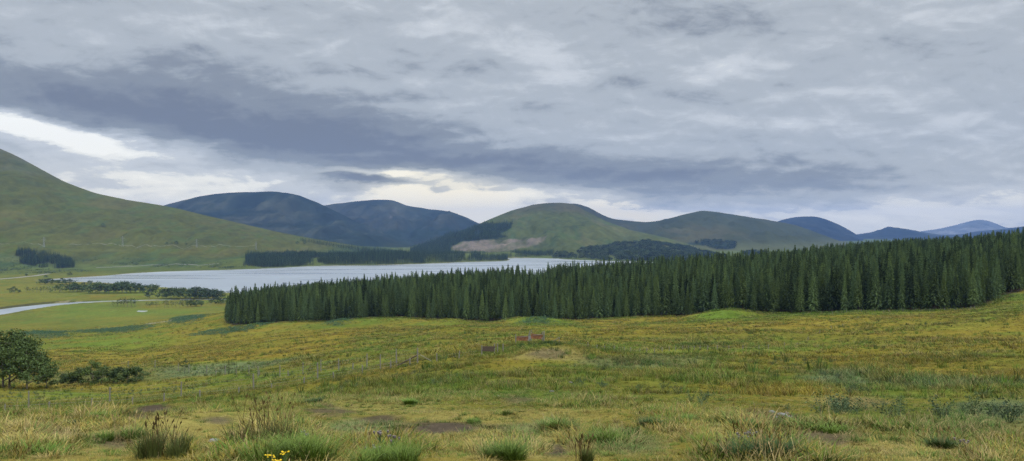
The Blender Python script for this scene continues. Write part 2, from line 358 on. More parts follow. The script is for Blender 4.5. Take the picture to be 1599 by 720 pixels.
def plain_material(name, col, rough=.8, var=.3, scale=6., metal=0., stretch=(1, 1, 1)):
    m, nt, b = new_mat(name)
    tc = N(nt, 'ShaderNodeTexCoord'); mp = N(nt, 'ShaderNodeMapping'); mp.inputs['Scale'].default_value = stretch; L(nt, tc.outputs['Object'], mp.inputs['Vector'])
    n = N(nt, 'ShaderNodeTexNoise'); n.inputs['Scale'].default_value = scale; n.inputs['Detail'].default_value = 6; L(nt, mp.outputs[0], n.inputs['Vector'])
    f = math_node(nt, 'MULTIPLY_ADD', n.outputs['Fac'], 2 * var, 1 - var)
    rgb = N(nt, 'ShaderNodeRGB'); rgb.outputs[0].default_value = (*col, 1)
    sc = N(nt, 'ShaderNodeVectorMath', operation='SCALE'); L(nt, rgb.outputs[0], sc.inputs[0]); L(nt, f, sc.inputs['Scale']); L(nt, sc.outputs[0], b.inputs['Base Color'])
    bp = N(nt, 'ShaderNodeBump'); bp.inputs['Strength'].default_value = .4; bp.inputs['Distance'].default_value = .02; L(nt, n.outputs['Fac'], bp.inputs['Height']); L(nt, bp.outputs[0], b.inputs['Normal'])
    b.inputs['Roughness'].default_value = rough; b.inputs['Metallic'].default_value = metal; b.inputs['Specular IOR Level'].default_value = .25
    return m

# ------------------------------------------------------------------ helpers: meshes and objects
def mesh_np(name, verts, faces, mat=None, smooth_shade=False):
    me = bpy.data.meshes.new(name)
    me.from_pydata([tuple(v) for v in verts], [], [tuple(f) for f in faces]); me.update()
    if mat: me.materials.append(mat)
    if smooth_shade: me.polygons.foreach_set('use_smooth', [True] * len(me.polygons))
    return me

def grid_mesh(name, X, Y, Zz, mat, wrap=False):
    n, m = X.shape
    co = np.stack([X, Y, Zz], -1).reshape(-1, 3).astype(np.float32)
    I = np.arange(n if wrap else n - 1); J = np.arange(m - 1)
    i, j = np.meshgrid(I, J, indexing='ij'); i2 = (i + 1) % n
    q = np.stack([i * m + j, i2 * m + j, i2 * m + j + 1, i * m + j + 1], -1).reshape(-1, 4).astype(np.int32)
    a = co[q[:, 0]]; nz = np.cross(co[q[:, 1]] - a, co[q[:, 2]] - a)[:, 2]
    if np.median(nz) < 0: q = q[:, ::-1].copy()
    me = bpy.data.meshes.new(name)
    me.vertices.add(len(co)); me.vertices.foreach_set('co', co.ravel())
    me.loops.add(q.size); me.loops.foreach_set('vertex_index', q.ravel())
    me.polygons.add(len(q)); me.polygons.foreach_set('loop_start', np.arange(0, q.size, 4, dtype=np.int32)); me.polygons.foreach_set('loop_total', np.full(len(q), 4, np.int32))
    me.update(calc_edges=True); me.polygons.foreach_set('use_smooth', np.ones(len(q), bool))
    me.materials.append(mat)
    return me

def set_tone(me, col):
    a = me.attributes.new('tone', 'FLOAT_COLOR', 'POINT')
    c = np.ones((len(me.vertices), 4), np.float32); c[:, :3] = col.reshape(-1, 3)
    a.data.foreach_set('color', c.ravel())

def add(name, me, parent=None, loc=None):
    o = bpy.data.objects.new(name, me); COL.objects.link(o)
    if parent is not None: o.parent = parent
    if loc is not None: o.location = loc
    return o
def tag(o, label, cat=None, group=None, kind=None):
    o['label'] = label
    if cat: o['category'] = cat
    if group: o['group'] = group
    if kind: o['kind'] = kind
    return o
def thing(name, label, cat, loc=(0, 0, 0), rz=0., group=None):
    o = bpy.data.objects.new(name, None); COL.objects.link(o)
    o.location = loc; o.rotation_euler = (0, 0, rz); o.empty_display_size = .2
    return tag(o, label, cat, group)

class MB:
    """collects pieces of one mesh"""
    def __init__(s): s.v = []; s.f = []
    def poly(s, pts, faces):
        k = len(s.v); s.v += [tuple(p) for p in pts]; s.f += [tuple(i + k for i in f) for f in faces]
    def box(s, c, d, rz=0., tilt=None):
        M = Matrix.Rotation(rz, 3, 'Z')
        if tilt is not None: M = M @ tilt
        p = [Vector(c) + M @ Vector((sx * d[0] / 2, sy * d[1] / 2, sz * d[2] / 2)) for sx in (-1, 1) for sy in (-1, 1) for sz in (-1, 1)]
        s.poly(p, [(0, 1, 3, 2), (4, 6, 7, 5), (0, 4, 5, 1), (2, 3, 7, 6), (0, 2, 6, 4), (1, 5, 7, 3)])
    def tube(s, pts, rad, n=6, cap=True):
        pts = [Vector(p) for p in pts]; k = len(s.v); m = len(pts)
        for i, p in enumerate(pts):
            d = (pts[min(i + 1, m - 1)] - pts[max(i - 1, 0)]).normalized()
            u = d.cross(Vector((0.31, .17, .93)) if abs(d.z) < .9 else Vector((1, .1, 0))).normalized(); w = d.cross(u)
            r = rad[i] if hasattr(rad, '__len__') else rad
            for j in range(n):
                a = 2 * math.pi * j / n; s.v.append(tuple(p + (u * math.cos(a) + w * math.sin(a)) * r))
        for i in range(m - 1):
            for j in range(n):
                s.f.append((k + i * n + j, k + i * n + (j + 1) % n, k + (i + 1) * n + (j + 1) % n, k + (i + 1) * n + j))
        if cap:
            s.f.append(tuple(k + j for j in range(n))[::-1]); s.f.append(tuple(k + (m - 1) * n + j for j in range(n)))
    def mesh(s, name, mat, sm=False): return mesh_np(name, s.v, s.f, mat, sm)

def ribbon(name, pts, width, mat, lift=.3, step=8.0, zfun=world_z, sides=.6):
    P = np.array(pts, float)[:, :2]; d = np.r_[0, np.cumsum(np.hypot(*np.diff(P, axis=0).T))]
    n = max(8, int(d[-1] / step)); t = np.linspace(0, d[-1], n)
    Q = np.stack([np.interp(t, d, P[:, 0]), np.interp(t, d, P[:, 1])], 1)
    if n > 14: 
        for _ in range(3): Q[1:-1] = (Q[:-2] + 2 * Q[1:-1] + Q[2:]) / 4
    T = np.gradient(Q, axis=0); T /= np.linalg.norm(T, axis=1)[:, None]; Nn = np.stack([-T[:, 1], T[:, 0]], 1)
    w = np.interp(t, np.linspace(0, d[-1], len(width)), width) if hasattr(width, '__len__') else np.full(n, width)
    cols = []
    off = [(-.5 - 0.08, -sides), (-.5, lift), (-.17, lift + .05), (.17, lift + .05), (.5, lift), (.58, -sides)]
    zc = zfun(Q[:, 0], Q[:, 1])
    for a, dz in off:
        q = Q + Nn * (a * w)[:, None]
        z = np.maximum(zfun(q[:, 0], q[:, 1]), zc - 2) + dz
        cols.append(np.column_stack([q, z]))
    A = np.stack(cols, 1)
    return grid_mesh(name, A[..., 0], A[..., 1], A[..., 2], mat)

# ------------------------------------------------------------------ plant prototypes
M_BARK = plain_material('bark', (.10, .075, .055), .95, .4, 3., stretch=(4, 4, .6))
M_GREYBARK = plain_material('pale bark', (.16, .14, .11), .95, .4, 3., stretch=(4, 4, .6))
M_SPRUCE = leaf_material('spruce needles', (.080, .126, .052), .9, (1.4, 1.25, .9), .8, spec=.08)
M_FAR_SPRUCE = leaf_material('dark spruce needles', (.046, .076, .036), .8, (1.4, 1.25, .9), .85, spec=.08)
M_LEAF = leaf_material('broad leaves', (.066, .104, .032), .5, (1.3, 1.15, .8), .7)
M_DARKLEAF = leaf_material('dark alder leaves', (.060, .096, .034), .5, (1.3, 1.2, .8), .75)
M_WOOD = leaf_material('mixed wood leaves', (.052, .078, .034), .95, (1.6, 1.4, 1.0), .8, spec=.05)
M_MYRTLE = leaf_material('bog myrtle leaves', (.075, .115, .055), .5, (1.1, 1.0, .8), .75)
M_BRACKEN = leaf_material('bracken fronds', (.042, .095, .045), .45, (1.2, 1.1, .7), .75)

def spruce_mesh(h, seed, whorls=25, per=8, crown0=.10, rmax=.15):
    r = random.Random(seed); C = MB(); T = MB()
    T.tube([(0, 0, -.4), (0, 0, h * .3), (0, 0, h * .7), (0, 0, h * .985)], [h * .0125, h * .0098, h * .005, h * .0012], 6)
    lean = r.uniform(0, 6.28)
    R = h * rmax * r.uniform(.85, 1.15)
    for i in range(whorls):
        f = (i + r.uniform(-.3, .3)) / whorls; f = max(f, 0)
        z = h * (crown0 + (1 - crown0 - .015) * f ** .92)
        top = 1 - (z / h)
        Lr = R * min(1.0, (top * 1.04) ** 1.06) * (1 if f > .12 else .75 + 2 * f)
        n = per if f < .8 else per - 2
        a0 = r.uniform(0, 6.28)
        for j in range(n):
            if f < .2 and r.random() < .15: continue
            a = a0 + 6.283 * j / n + r.uniform(-.3, .3); l = Lr * (r.uniform(.75, 1.18) if j % 3 else r.uniform(.35, .7)) + .08
            ca, sa = math.cos(a), math.sin(a)
            rise = l * (.10 + .28 * (1 - top)) * r.uniform(.3, 1.3); droop = l * (.42 if top > .3 else .1) * r.uniform(.6, 1.2)
            def P(t, s, dz=0):        # along the branch t, sideways s
                return (ca * l * t - sa * s, sa * l * t + ca * s, z + rise * math.sin(t * 2.2) - droop * t * t + dz)
            w = max(.10, l * .21) * r.uniform(.7, 1.2)
            # the flat spray of the branch with a serrated rim
            C.poly([P(.05, 0), P(.35, w * .75, -.05), P(.45, w * .3, 0), P(.66, w * .72, -.10), P(.72, w * .25, -.03), P(1, 0, -.04),
                    P(.72, -w * .25, -.03), P(.66, -w * .72, -.10), P(.45, -w * .3, 0), P(.35, -w * .75, -.05)],
                   [(0, 1, 2), (2, 3, 4), (4, 5, 6), (6, 7, 8), (8, 9, 0), (0, 2, 4), (0, 4, 6), (0, 6, 8)])
            # hanging twigs
            for k in range(4):
                t = r.uniform(.25, .95); s = r.uniform(-.4, .4) * w; hh = r.uniform(.25, .6) * (.35 + .35 * l / R) * (h / 18) * 1.3; ww = r.uniform(.10, .22) * (h / 18) * 1.4
                b = P(t, s); ta = r.uniform(0, 3.14); dx, dy = math.cos(ta) * ww, math.sin(ta) * ww
                C.poly([(b[0] - dx, b[1] - dy, b[2] + .03), (b[0] + dx, b[1] + dy, b[2] + .03), (b[0] + dx * .4 + ca * .1, b[1] + dy * .4 + sa * .1, b[2] - hh)], [(0, 1, 2)])
    C.tube([(0, 0, h * .14), (0, 0, h * .5), (0, 0, h * .9), (0, 0, h * 1.01)], [R * .10, R * .08, R * .04, .01], 5, False)
    for i in range(4):
        a = r.uniform(0, 6.28); z = h * r.uniform(.95, .985); C.poly([(0, 0, z), (math.cos(a) * .25, math.sin(a) * .25, z + .22), (math.cos(a + .5) * .06, math.sin(a + .5) * .06, z + .12)], [(0, 1, 2)])
    # bare dead branches on the lower trunk
    for i in range(16):
        a = r.uniform(0, 6.28); z = h * r.uniform(.04, .28); l = r.uniform(.5, 1.6)
        T.tube([(0, 0, z), (math.cos(a) * l, math.sin(a) * l, z - .25 * l)], [.03, .008], 3, False)
    return T, C

def far_spruce_mesh(h, seed):
    return spruce_mesh(h, seed, 11, 6, .05, .17)

def broad_mesh(h, seed, wide=.8, limbs=7, leaves=1500, size=.34, bare_low=.18, gap=.8, stems=1):
    r = random.Random(seed); T = MB(); C = MB(); tips = []
    for s in range(stems):
        bx, by = (0, 0) if stems == 1 else (r.uniform(-.25, .25) * h * .4, r.uniform(-.25, .25) * h * .4)
        lean = (r.uniform(-.12, .12) * h, r.uniform(-.12, .12) * h)
        top = (bx + lean[0], by + lean[1], h * .8)
        mid = (bx + lean[0] * .35 + r.uniform(-.1, .1), by + lean[1] * .35, h * .38)
        T.tube([(bx, by, -.4), (bx, by, h * .12), mid, top], [h * .019, h * .014, h * .010, h * .003], 7)
        n = max(3, limbs // stems)
        for i in range(n):
            f = bare_low + (1 - bare_low) * (i + r.random()) / n
            z0 = h * (.06 + .62 * f); k = z0 / (h * .8)
            x0 = bx + (lean[0]) * k; y0 = by + lean[1] * k
            a = 6.283 * (i * .382) + r.uniform(-.5, .5); l = h * wide * .5 * (1.15 - .75 * f * f) * r.uniform(.65, 1.1)
            e = (x0 + math.cos(a) * l, y0 + math.sin(a) * l, z0 + l * r.uniform(.05, .6))
            m = (x0 + math.cos(a) * l * .5, y0 + math.sin(a) * l * .5, z0 + l * r.uniform(.15, .35))
            T.tube([(x0, y0, z0), m, e], [h * .011, h * .007, h * .002], 5, False)
            tips += [(e, .9), (m, .65)]
            for q in range(2):
                b = r.uniform(0, 6.28); tips.append(((e[0] + math.cos(b) * l * .35, e[1] + math.sin(b) * l * .35, e[2] + r.uniform(-.12, .2) * l), .7))
        tips.append((top, .8))
    per = max(4, leaves // len(tips))
    for (c, w) in tips:
        rr = h * max(wide, .75) * .205 * w * r.uniform(.75, 1.3); fl = r.uniform(.55, .9)
        if r.random() < .08: continue
        for i in range(int(per * r.uniform(.6, 1.3))):
            d = Vector((r.gauss(0, 1), r.gauss(0, 1), r.gauss(0, 1))).normalized() * rr * r.random() ** .45
            p = Vector(c) + Vector((d.x, d.y, d.z * fl))
            u = Vector((r.gauss(0, 1), r.gauss(0, 1), r.gauss(0, .6))).normalized(); w2 = u.cross(Vector((r.gauss(0, 1), r.gauss(0, 1), r.gauss(0, 1)))).normalized()
            s = size * r.uniform(.55, 1.25)
            C.poly([p - u * s, p + w2 * s * .55, p + u * s, p - w2 * s * .55], [(0, 1, 2, 3)])
    zm = max(v[2] for v in C.v); k = h / zm
    for q in (T, C): q.v = [(v[0] * (k * .5 + .5), v[1] * (k * .5 + .5), v[2] * k) for v in q.v]
    return T, C

def clump_mesh(n, h, spread, width, seed, lean=.5, segs=3, upright=.0):
    r = random.Random(seed); B = MB()
    for i in range(n):
        q = r.random() ** .6 * spread; a = r.uniform(0, 6.283)
        bx, by = q * math.cos(a), q * math.sin(a)
        d = a + r.uniform(-1.3, 1.3); hh = h * r.uniform(.45, 1.15); ln = hh * (lean * r.uniform(.2, 1.3)) * (1 - upright)
        w = width * r.uniform(.6, 1.3); sx, sy = -math.sin(d + r.uniform(-.8, .8)), math.cos(d + r.uniform(-.8, .8))
        pts = []
        for k in range(segs + 1):
            t = k / segs; x = bx + math.cos(d) * ln * t ** 1.7; y = by + math.sin(d) * ln * t ** 1.7; z = hh * (t - .25 * lean * (1 - upright) * t ** 3) - .03
            ww = w * (1 - t ** 1.6) if k else w * .8
            if k < segs: pts += [(x - sx * ww, y - sy * ww, z), (x + sx * ww, y + sy * ww, z)]
            else: pts += [(x, y, z)]
        f = [(2 * k, 2 * k + 1, 2 * k + 3, 2 * k + 2) for k in range(segs - 1)] + [(2 * segs - 2, 2 * segs - 1, 2 * segs)]
        B.poly(pts, f)
    return B

def stalk_mesh(n, h, spread, seed, head=.09, hw=.012, sw=.0028):
    r = random.Random(seed); B = MB()
    for i in range(n):
        a = r.uniform(0, 6.283); q = r.random() * spread; bx, by = q * math.cos(a), q * math.sin(a)
        hh = h * r.uniform(.6, 1.15); d = r.uniform(0, 6.283); ln = hh * r.uniform(.05, .4)
        p0 = Vector((bx, by, -.02)); p1 = Vector((bx + math.cos(d) * ln * .35, by + math.sin(d) * ln * .35, hh * .6)); p2 = Vector((bx + math.cos(d) * ln, by + math.sin(d) * ln, hh))
        B.tube([p0, p1, p2], [sw, sw, sw * .8], 3, False)
        dr = (p2 - p1).normalized()
        for k in range(3):
            u = Vector((r.gauss(0, 1), r.gauss(0, 1), 0)).normalized() * hw * r.uniform(.7, 1.3)
            e = p2 + dr * head * r.uniform(.7, 1.2)
            m = p2 + dr * head * .45
            B.poly([p2, m + u, e, m - u], [(0, 1, 2, 3)])
    return B

def shrub_mesh(h, seed, leaves=90, size=.035, width=.3):
    r = random.Random(seed); B = MB()
    stems = []
    for i in range(8):
        a = r.uniform(0, 6.283); l = width * r.uniform(.2, 1); e = Vector((math.cos(a) * l, math.sin(a) * l, h * r.uniform(.6, 1.1)))
        B.tube([(0, 0, -.03), e * .5 + Vector((0, 0, .03)), e], [.006, .005, .002], 3, False); stems.append(e)
    for i in range(leaves):
        e = r.choice(stems); t = r.uniform(.3, 1.05); p = e * t + Vector((r.gauss(0, .04), r.gauss(0, .04), r.gauss(0, .04)))
        u = Vector((r.gauss(0, 1), r.gauss(0, 1), abs(r.gauss(.6, .7)))).normalized(); w = u.cross(Vector((r.gauss(0, 1), r.gauss(0, 1), r.gauss(0, 1)))).normalized(); s = size * r.uniform(.7, 1.4)
        B.poly([p - u * s, p + w * s * .5, p + u * s, p - w * s * .5], [(0, 1, 2, 3)])
    return B

def bracken_mesh(h, seed):
    r = random.Random(seed); B = MB()
    for i in range(7):
        a = r.uniform(0, 6.283); l = h * r.uniform(.7, 1.1); ca, sa = math.cos(a), math.sin(a)
        for k in range(7):
            t0 = .25 + .75 * k / 7; x = l * .75 * t0; z = h * (1.15 * t0 - .55 * t0 * t0) * 1.4
            ww = l * .32 * (1 - t0) + .03; dt = l * .07
            B.poly([(ca * x, sa * x, z), (ca * (x + dt) - sa * ww, sa * (x + dt) + ca * ww, z - .05), (ca * (x + dt * 1.4), sa * (x + dt * 1.4), z), (ca * (x + dt) + sa * ww, sa * (x + dt) - ca * ww, z - .05)], [(0, 1, 2, 3)])
    return B

def proto(me):            # a plant kept out of the scene, only stamped by the scatterers
    return bpy.data.objects.new('stamp', me)
def joined(name, parts):
    """parts: list of (MB, material) -> one mesh with several materials"""
    v = []; f = []; mi = []
    for i, (b, m) in enumerate(parts):
        k = len(v); v += b.v; f += [tuple(j + k for j in q) for q in b.f]; mi += [i] * len(b.f)
    me = bpy.data.meshes.new(name); me.from_pydata(v, [], f); me.update()
    for _, m in parts: me.materials.append(m)
    me.polygons.foreach_set('material_index', mi)
    return me

def scatter(name, label, protos, x, y, z, scale, tone=None, tilt=.08, cat=None, seed=1, sz=None):
    rng = np.random.default_rng(seed); n = len(x)
    me = bpy.data.meshes.new(name); me.vertices.add(n)
    me.vertices.foreach_set('co', np.stack([x, y, z], -1).astype(np.float32).ravel())
    a = me.attributes.new('rot', 'FLOAT_VECTOR', 'POINT'); rr = np.stack([rng.normal(0, tilt, n), rng.normal(0, tilt, n), rng.uniform(0, 6.283, n)], -1).astype(np.float32); a.data.foreach_set('vector', rr.ravel())
    a = me.attributes.new('size', 'FLOAT_VECTOR', 'POINT'); sv = np.stack([scale, scale, scale if sz is None else sz], -1).astype(np.float32); a.data.foreach_set('vector', sv.ravel())
    a = me.attributes.new('pick', 'INT', 'POINT'); a.data.foreach_set('value', rng.integers(0, len(protos), n).astype(np.int32))
    if tone is not None: set_tone(me, tone)
    o = add(name, me); tag(o, label, cat, kind='stuff')
    g = bpy.data.node_groups.new(name, 'GeometryNodeTree')
    g.interface.new_socket('Geometry', in_out='INPUT', socket_type='NodeSocketGeometry'); g.interface.new_socket('Geometry', in_out='OUTPUT', socket_type='NodeSocketGeometry')
    gi = g.nodes.new('NodeGroupInput'); go = g.nodes.new('NodeGroupOutput'); io = g.nodes.new('GeometryNodeInstanceOnPoints'); jo = g.nodes.new('GeometryNodeGeometryToInstance')
    for p in protos[::-1]:
        oi = g.nodes.new('GeometryNodeObjectInfo'); oi.inputs['Object'].default_value = p; oi.transform_space = 'ORIGINAL'
        g.links.new(oi.outputs['Geometry'], jo.inputs[0])
    def na(attr, typ):
        q = g.nodes.new('GeometryNodeInputNamedAttribute'); q.data_type = typ; q.inputs['Name'].default_value = attr
        return q.outputs['Attribute']
    mtp = g.nodes.new('GeometryNodeMeshToPoints'); g.links.new(gi.outputs[0], mtp.inputs['Mesh'])
    g.links.new(mtp.outputs[0], io.inputs['Points']); g.links.new(jo.outputs[0], io.inputs['Instance']); io.inputs['Pick Instance'].default_value = True
    g.links.new(na('pick', 'INT'), io.inputs['Instance Index'])
    ev = g.nodes.new('FunctionNodeEulerToRotation'); g.links.new(na('rot', 'FLOAT_VECTOR'), ev.inputs[0]); g.links.new(ev.outputs[0], io.inputs['Rotation'])
    g.links.new(na('size', 'FLOAT_VECTOR'), io.inputs['Scale']); g.links.new(io.outputs[0], go.inputs[0])
    md = o.modifiers.new('scatter', 'NODES'); md.node_group = g
    return o

# ------------------------------------------------------------------ the land
def build_ground():
    a0 = math.radians(40)
    af = np.linspace(-a0, a0, 700); ab = np.linspace(a0, 2 * math.pi - a0, 90)[1:-1]
    A = np.concatenate([af, ab])
    R = np.concatenate([np.exp(np.linspace(math.log(.4), math.log(5.5), 16))[:-1], np.exp(np.linspace(math.log(5.5), math.log(60), 210))[:-1], np.exp(np.linspace(math.log(60), math.log(600), 200))[:-1], np.exp(np.linspace(math.log(600), math.log(4200), 380))[:-1], np.exp(np.linspace(math.log(4200), math.log(22500), 30))])
    X = np.sin(A)[:, None] * R[None]; Y = np.cos(A)[:, None] * R[None]
    zz = ground_z(X.ravel(), Y.ravel()).reshape(X.shape)
    m = land_material('moorland', (.035, .16, .9, 6.), (.03, .09, .16, .5), .95, .42, 1.0)
    me = grid_mesh('ground', X, Y, zz, m, wrap=True)
    x, y = X.ravel(), Y.ravel(); r = np.hypot(x, y)
    c = meadow(x, y)
    # valley floor: colours, shingle shores, needle litter under the plantation
    far = r > 850
    xf, yf = x[far], y[far]
    n = fbm(xf / 70, yf / 160, 91, 4); n2 = fbm(xf / 18, yf / 40, 95, 3)
    v = np.array([.098, .128, .028])[None] * (1 + .25 * n2)[:, None]; k = smooth(0, .6, n)[:, None]; v = v * (1 - k) + OCHRE * .8 * k
    n5 = fbm(xf / 5, yf / 11, 97, 3); n6 = fbm(xf / 55, yf / 45, 99, 4)
    v = v * (1 + .2 * n5)[:, None]; k = (smooth(.12, .5, n5 + .8 * n6) * .6)[:, None]; v = v * (1 - k) + np.array([.040, .056, .020]) * k
    base = c[far] * .55 + v * .45
    k = (smooth(1900, 2400, yf) * .8)[:, None]; base = base * (1 - k) + np.array([.066, .088, .024]) * (1 + .3 * n2 + .25 * n5)[:, None] * k
    d = seg_dist(xf, yf, LOCH, True); sh = (1 - smooth(3, 11, d + 5 * n2))[:, None] * .7
    base = base * (1 - sh) + np.array([.24, .21, .15]) * sh
    dr = seg_dist(xf, yf, RIVER); w = np.interp(xf, [p[0] for p in RIVER], RIVER_W)
    bk = (smooth(w * .8, w * 1.0, dr) * (1 - smooth(w * 1.2, w * 1.6, dr)))[:, None]
    side = np.where(n2 > .05, 1., 0.)[:, None]
    base = base * (1 - bk * .75) + (np.array([.20, .17, .11]) * side + np.array([.05, .045, .025]) * (1 - side)) * bk * .75
    c[far] = base
    ins = inside(x, y, FOREST); de = seg_dist(x, y, FOREST, True)
    k = (smooth(-2.5, 1.5, np.where(ins, de, -de)) * .95)[:, None]
    c = c * (1 - k) + LITTER * k
    set_tone(me, c)
    o = add('ground', me); tag(o, 'rolling olive and ochre moorland falling away to the valley floor', kind='structure')
build_ground()

def hill_obj(h, name, label, colfun, bump=(1.2, 5., 14.), scales=(6., 30., 140.), var=.22, strength=.8):
    X, Y, zz = h.grid()
    m = land_material(name + ' cover', scales, bump, .95, var, strength)
    me = grid_mesh(name, X, Y, zz, m)
    x, y, z = X.ravel(), Y.ravel(), zz.ravel()
    px = CX + F * x / y; py = CY + (EYE - z) * F / y
    set_tone(me, np.clip(colfun(x, y, z, px, py), .004, .5))
    o = add(name, me); tag(o, label, kind='structure'); return o

def mixc(c, col, k): return c * (1 - k[:, None]) + np.asarray(col) * k[:, None]
def ell(px, py, cx, cy, rx, ry, n): return 1 - smooth(.55, 1.3, np.hypot((px - cx) / rx, (py - cy) / ry) + .5 * n)

def col_left(x, y, z, px, py):
    n = fbm(x / 160, y / 420, 111, 5); n2 = fbm(x / 40, y / 110, 121, 4); n3 = fbm(x / 420, y / 600, 131, 3)
    c = np.tile(np.array([.076, .080, .017]), (len(x), 1))
    c = mixc(c, (.096, .088, .024), smooth(-.1, .6, n) * .8)
    c = mixc(c, (.062, .080, .018), smooth(.05, .5, n2 - .3 * n) * .8)
    c = mixc(c, (.095, .088, .060), smooth(180, 420, z + 130 * n + 60 * n2) * .9)
    c = mixc(c, (.105, .105, .085), smooth(.42, .7, n2 + .2 * n) * smooth(60, 260, z) * .6)
    c = mixc(c, (.038, .066, .026), (1 - smooth(-112, -68, z + 30 * n)) * .65)
    c = mixc(c, (.10, .125, .03), (1 - smooth(-119, -104, z + 14 * n2)) * .55)
    for q in [(60,398,50,3),(150,391,60,2),(20,405,26,5)]: c = mixc(c, (.11, .115, .035), ell(px, py, *q, n2) * .5)
    n4 = fbm(x / 13, y / 30, 141, 3); g = ridged((x + 30 * n2) / 70, y / 520, 151, 3)
    c = mixc(c, (.040, .050, .016), smooth(.62, .85, g) * .4)
    return c * (1 + .18 * n2 + .12 * n3 + .22 * n4)[:, None]
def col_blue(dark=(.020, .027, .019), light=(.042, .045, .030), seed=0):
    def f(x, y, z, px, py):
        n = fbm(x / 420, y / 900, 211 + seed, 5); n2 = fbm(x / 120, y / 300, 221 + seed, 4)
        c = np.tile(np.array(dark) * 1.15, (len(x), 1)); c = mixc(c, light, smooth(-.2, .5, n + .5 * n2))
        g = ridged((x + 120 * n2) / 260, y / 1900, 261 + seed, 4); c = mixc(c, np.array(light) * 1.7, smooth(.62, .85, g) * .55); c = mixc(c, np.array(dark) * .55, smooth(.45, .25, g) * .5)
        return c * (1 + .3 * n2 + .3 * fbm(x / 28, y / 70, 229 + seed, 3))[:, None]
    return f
def col_a(x, y, z, px, py):
    c = col_blue(seed=1)(x, y, z, px, py); n2 = fbm(x / 90, y / 200, 231, 4)
    for q in [(330,335,34,4),(395,331,40,3),(372,336,40,2.5),(440,352,60,4)]: c = mixc(c, (.015, .022, .014), ell(px, py, *q, n2) * .8)
    c = mixc(c, (.018, .028, .016), (1 - smooth(-100, 20, z + 60 * n2)) * .7)
    return c
def col_b(x, y, z, px, py):
    c = col_blue(seed=5)(x, y, z, px, py); n2 = fbm(x / 90, y / 200, 241, 4)
    for q in [(640,366,50,11),(700,365,30,9),(598,372,30,6)]: c = mixc(c, (.016, .026, .016), ell(px, py, *q, n2) * .85)
    for q in [(616,328,1.6,5),(609,340,1.2,4)]: c = mixc(c, (.22, .20, .19), ell(px, py, *q, n2) * .7)
    return c
CLEARCUT = [(706,390),(708,383),(720,378),(745,376),(775,374),(800,374.5),(830,372),(852,369),(848,376),(836,382),(815,387),(790,391),(760,393),(725,393)]
PLANT_C = [(640,392),(668,379),(695,364),(720,356),(750,349.5),(775,348.5),(801,349),(797,358),(780,367),(793,369),(770,373),(740,376),(716,378),(702,388),(705,395),(660,399)]
def col_c(x, y, z, px, py):
    n = fbm(x / 200, y / 500, 411, 5); n2 = fbm(x / 50, y / 130, 421, 4)
    c = np.tile(np.array([.066, .078, .024]), (len(x), 1))
    c = mixc(c, (.10, .095, .034), smooth(-.1, .6, n)); c = mixc(c, (.050, .070, .022), smooth(.1, .5, n2))
    c = mixc(c, (.062, .058, .034), smooth(60, 190, z + 50 * n) * .8)
    g = ridged((x + 60 * n2) / 110, y / 800, 431, 3); c = mixc(c, (.036, .044, .018), smooth(.6, .85, g) * .5)
    for q in [(955,362,60,9),(1020,380,60,8)]: c = mixc(c, (.095, .10, .03), ell(px, py, *q, n2) * .5)
    w = (inside(px + 5 * n2 + 8 * n, py + 2.0 * n2, CLEARCUT)).astype(float)
    c = mixc(c, np.array([.150, .122, .095]), w * np.clip(.70 + .75 * n2 + .55 * fbm(x / 16, y / 22, 441, 3), 0, 1))
    w = inside(px + 3 * n2, py + 1.2 * n2, PLANT_C).astype(float); c = mixc(c, (.016, .028, .016), w * .9)
    c = mixc(c, (.10, .12, .035), (1 - smooth(-118, -108, z)) * .6)
    return c * (1 + .2 * n2 + .3 * fbm(x / 17, y / 40, 451, 3))[:, None]
def col_d(x, y, z, px, py):
    n = fbm(x / 300, y / 700, 511, 5); n2 = fbm(x / 70, y / 180, 521, 4)
    c = np.tile(np.array([.044, .050, .022]), (len(x), 1)); c = mixc(c, (.066, .063, .028), smooth(-.1, .5, n)); c = mixc(c, (.040, .042, .026), smooth(130, 240, z + 60 * n) * .8)
    c = mixc(c, (.034, .038, .024), (1 - smooth(960, 1040, px + 40 * n)) * .7)
    c = mixc(c, (.095, .10, .035), (1 - smooth(-110, -40, z + 20 * n2)) * .6)
    for q in [(1105,378,16,3),(1125,382,18,4),(1140,377,10,2),(1090,381,14,3),(1135,386,14,3),(1175,397,22,2)]: c = mixc(c, (.018, .03, .017), ell(px, py, *q, n2) * .9)
    return c * (1 + .2 * n2)[:, None]
hill_obj(H_LEFT, 'hill', 'long green hillside sloping down to the loch, grey scree near its top', col_left)
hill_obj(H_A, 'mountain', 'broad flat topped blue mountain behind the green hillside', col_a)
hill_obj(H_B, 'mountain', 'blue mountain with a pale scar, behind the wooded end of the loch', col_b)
hill_obj(H_C, 'hill', 'rounded green hill with a pinkish clearfelled patch beyond the loch', col_c)
hill_obj(H_D, 'mountain', 'grey green mountain with a long shoulder behind the rounded hill', col_d)
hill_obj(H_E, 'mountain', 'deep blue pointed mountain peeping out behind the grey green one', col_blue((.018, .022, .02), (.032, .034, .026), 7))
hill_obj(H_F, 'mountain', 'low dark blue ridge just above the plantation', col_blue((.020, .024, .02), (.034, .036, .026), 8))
hill_obj(H_G, 'mountain', 'pale distant mountain cone on the horizon', col_blue((.12, .12, .11), (.20, .19, .18), 9))

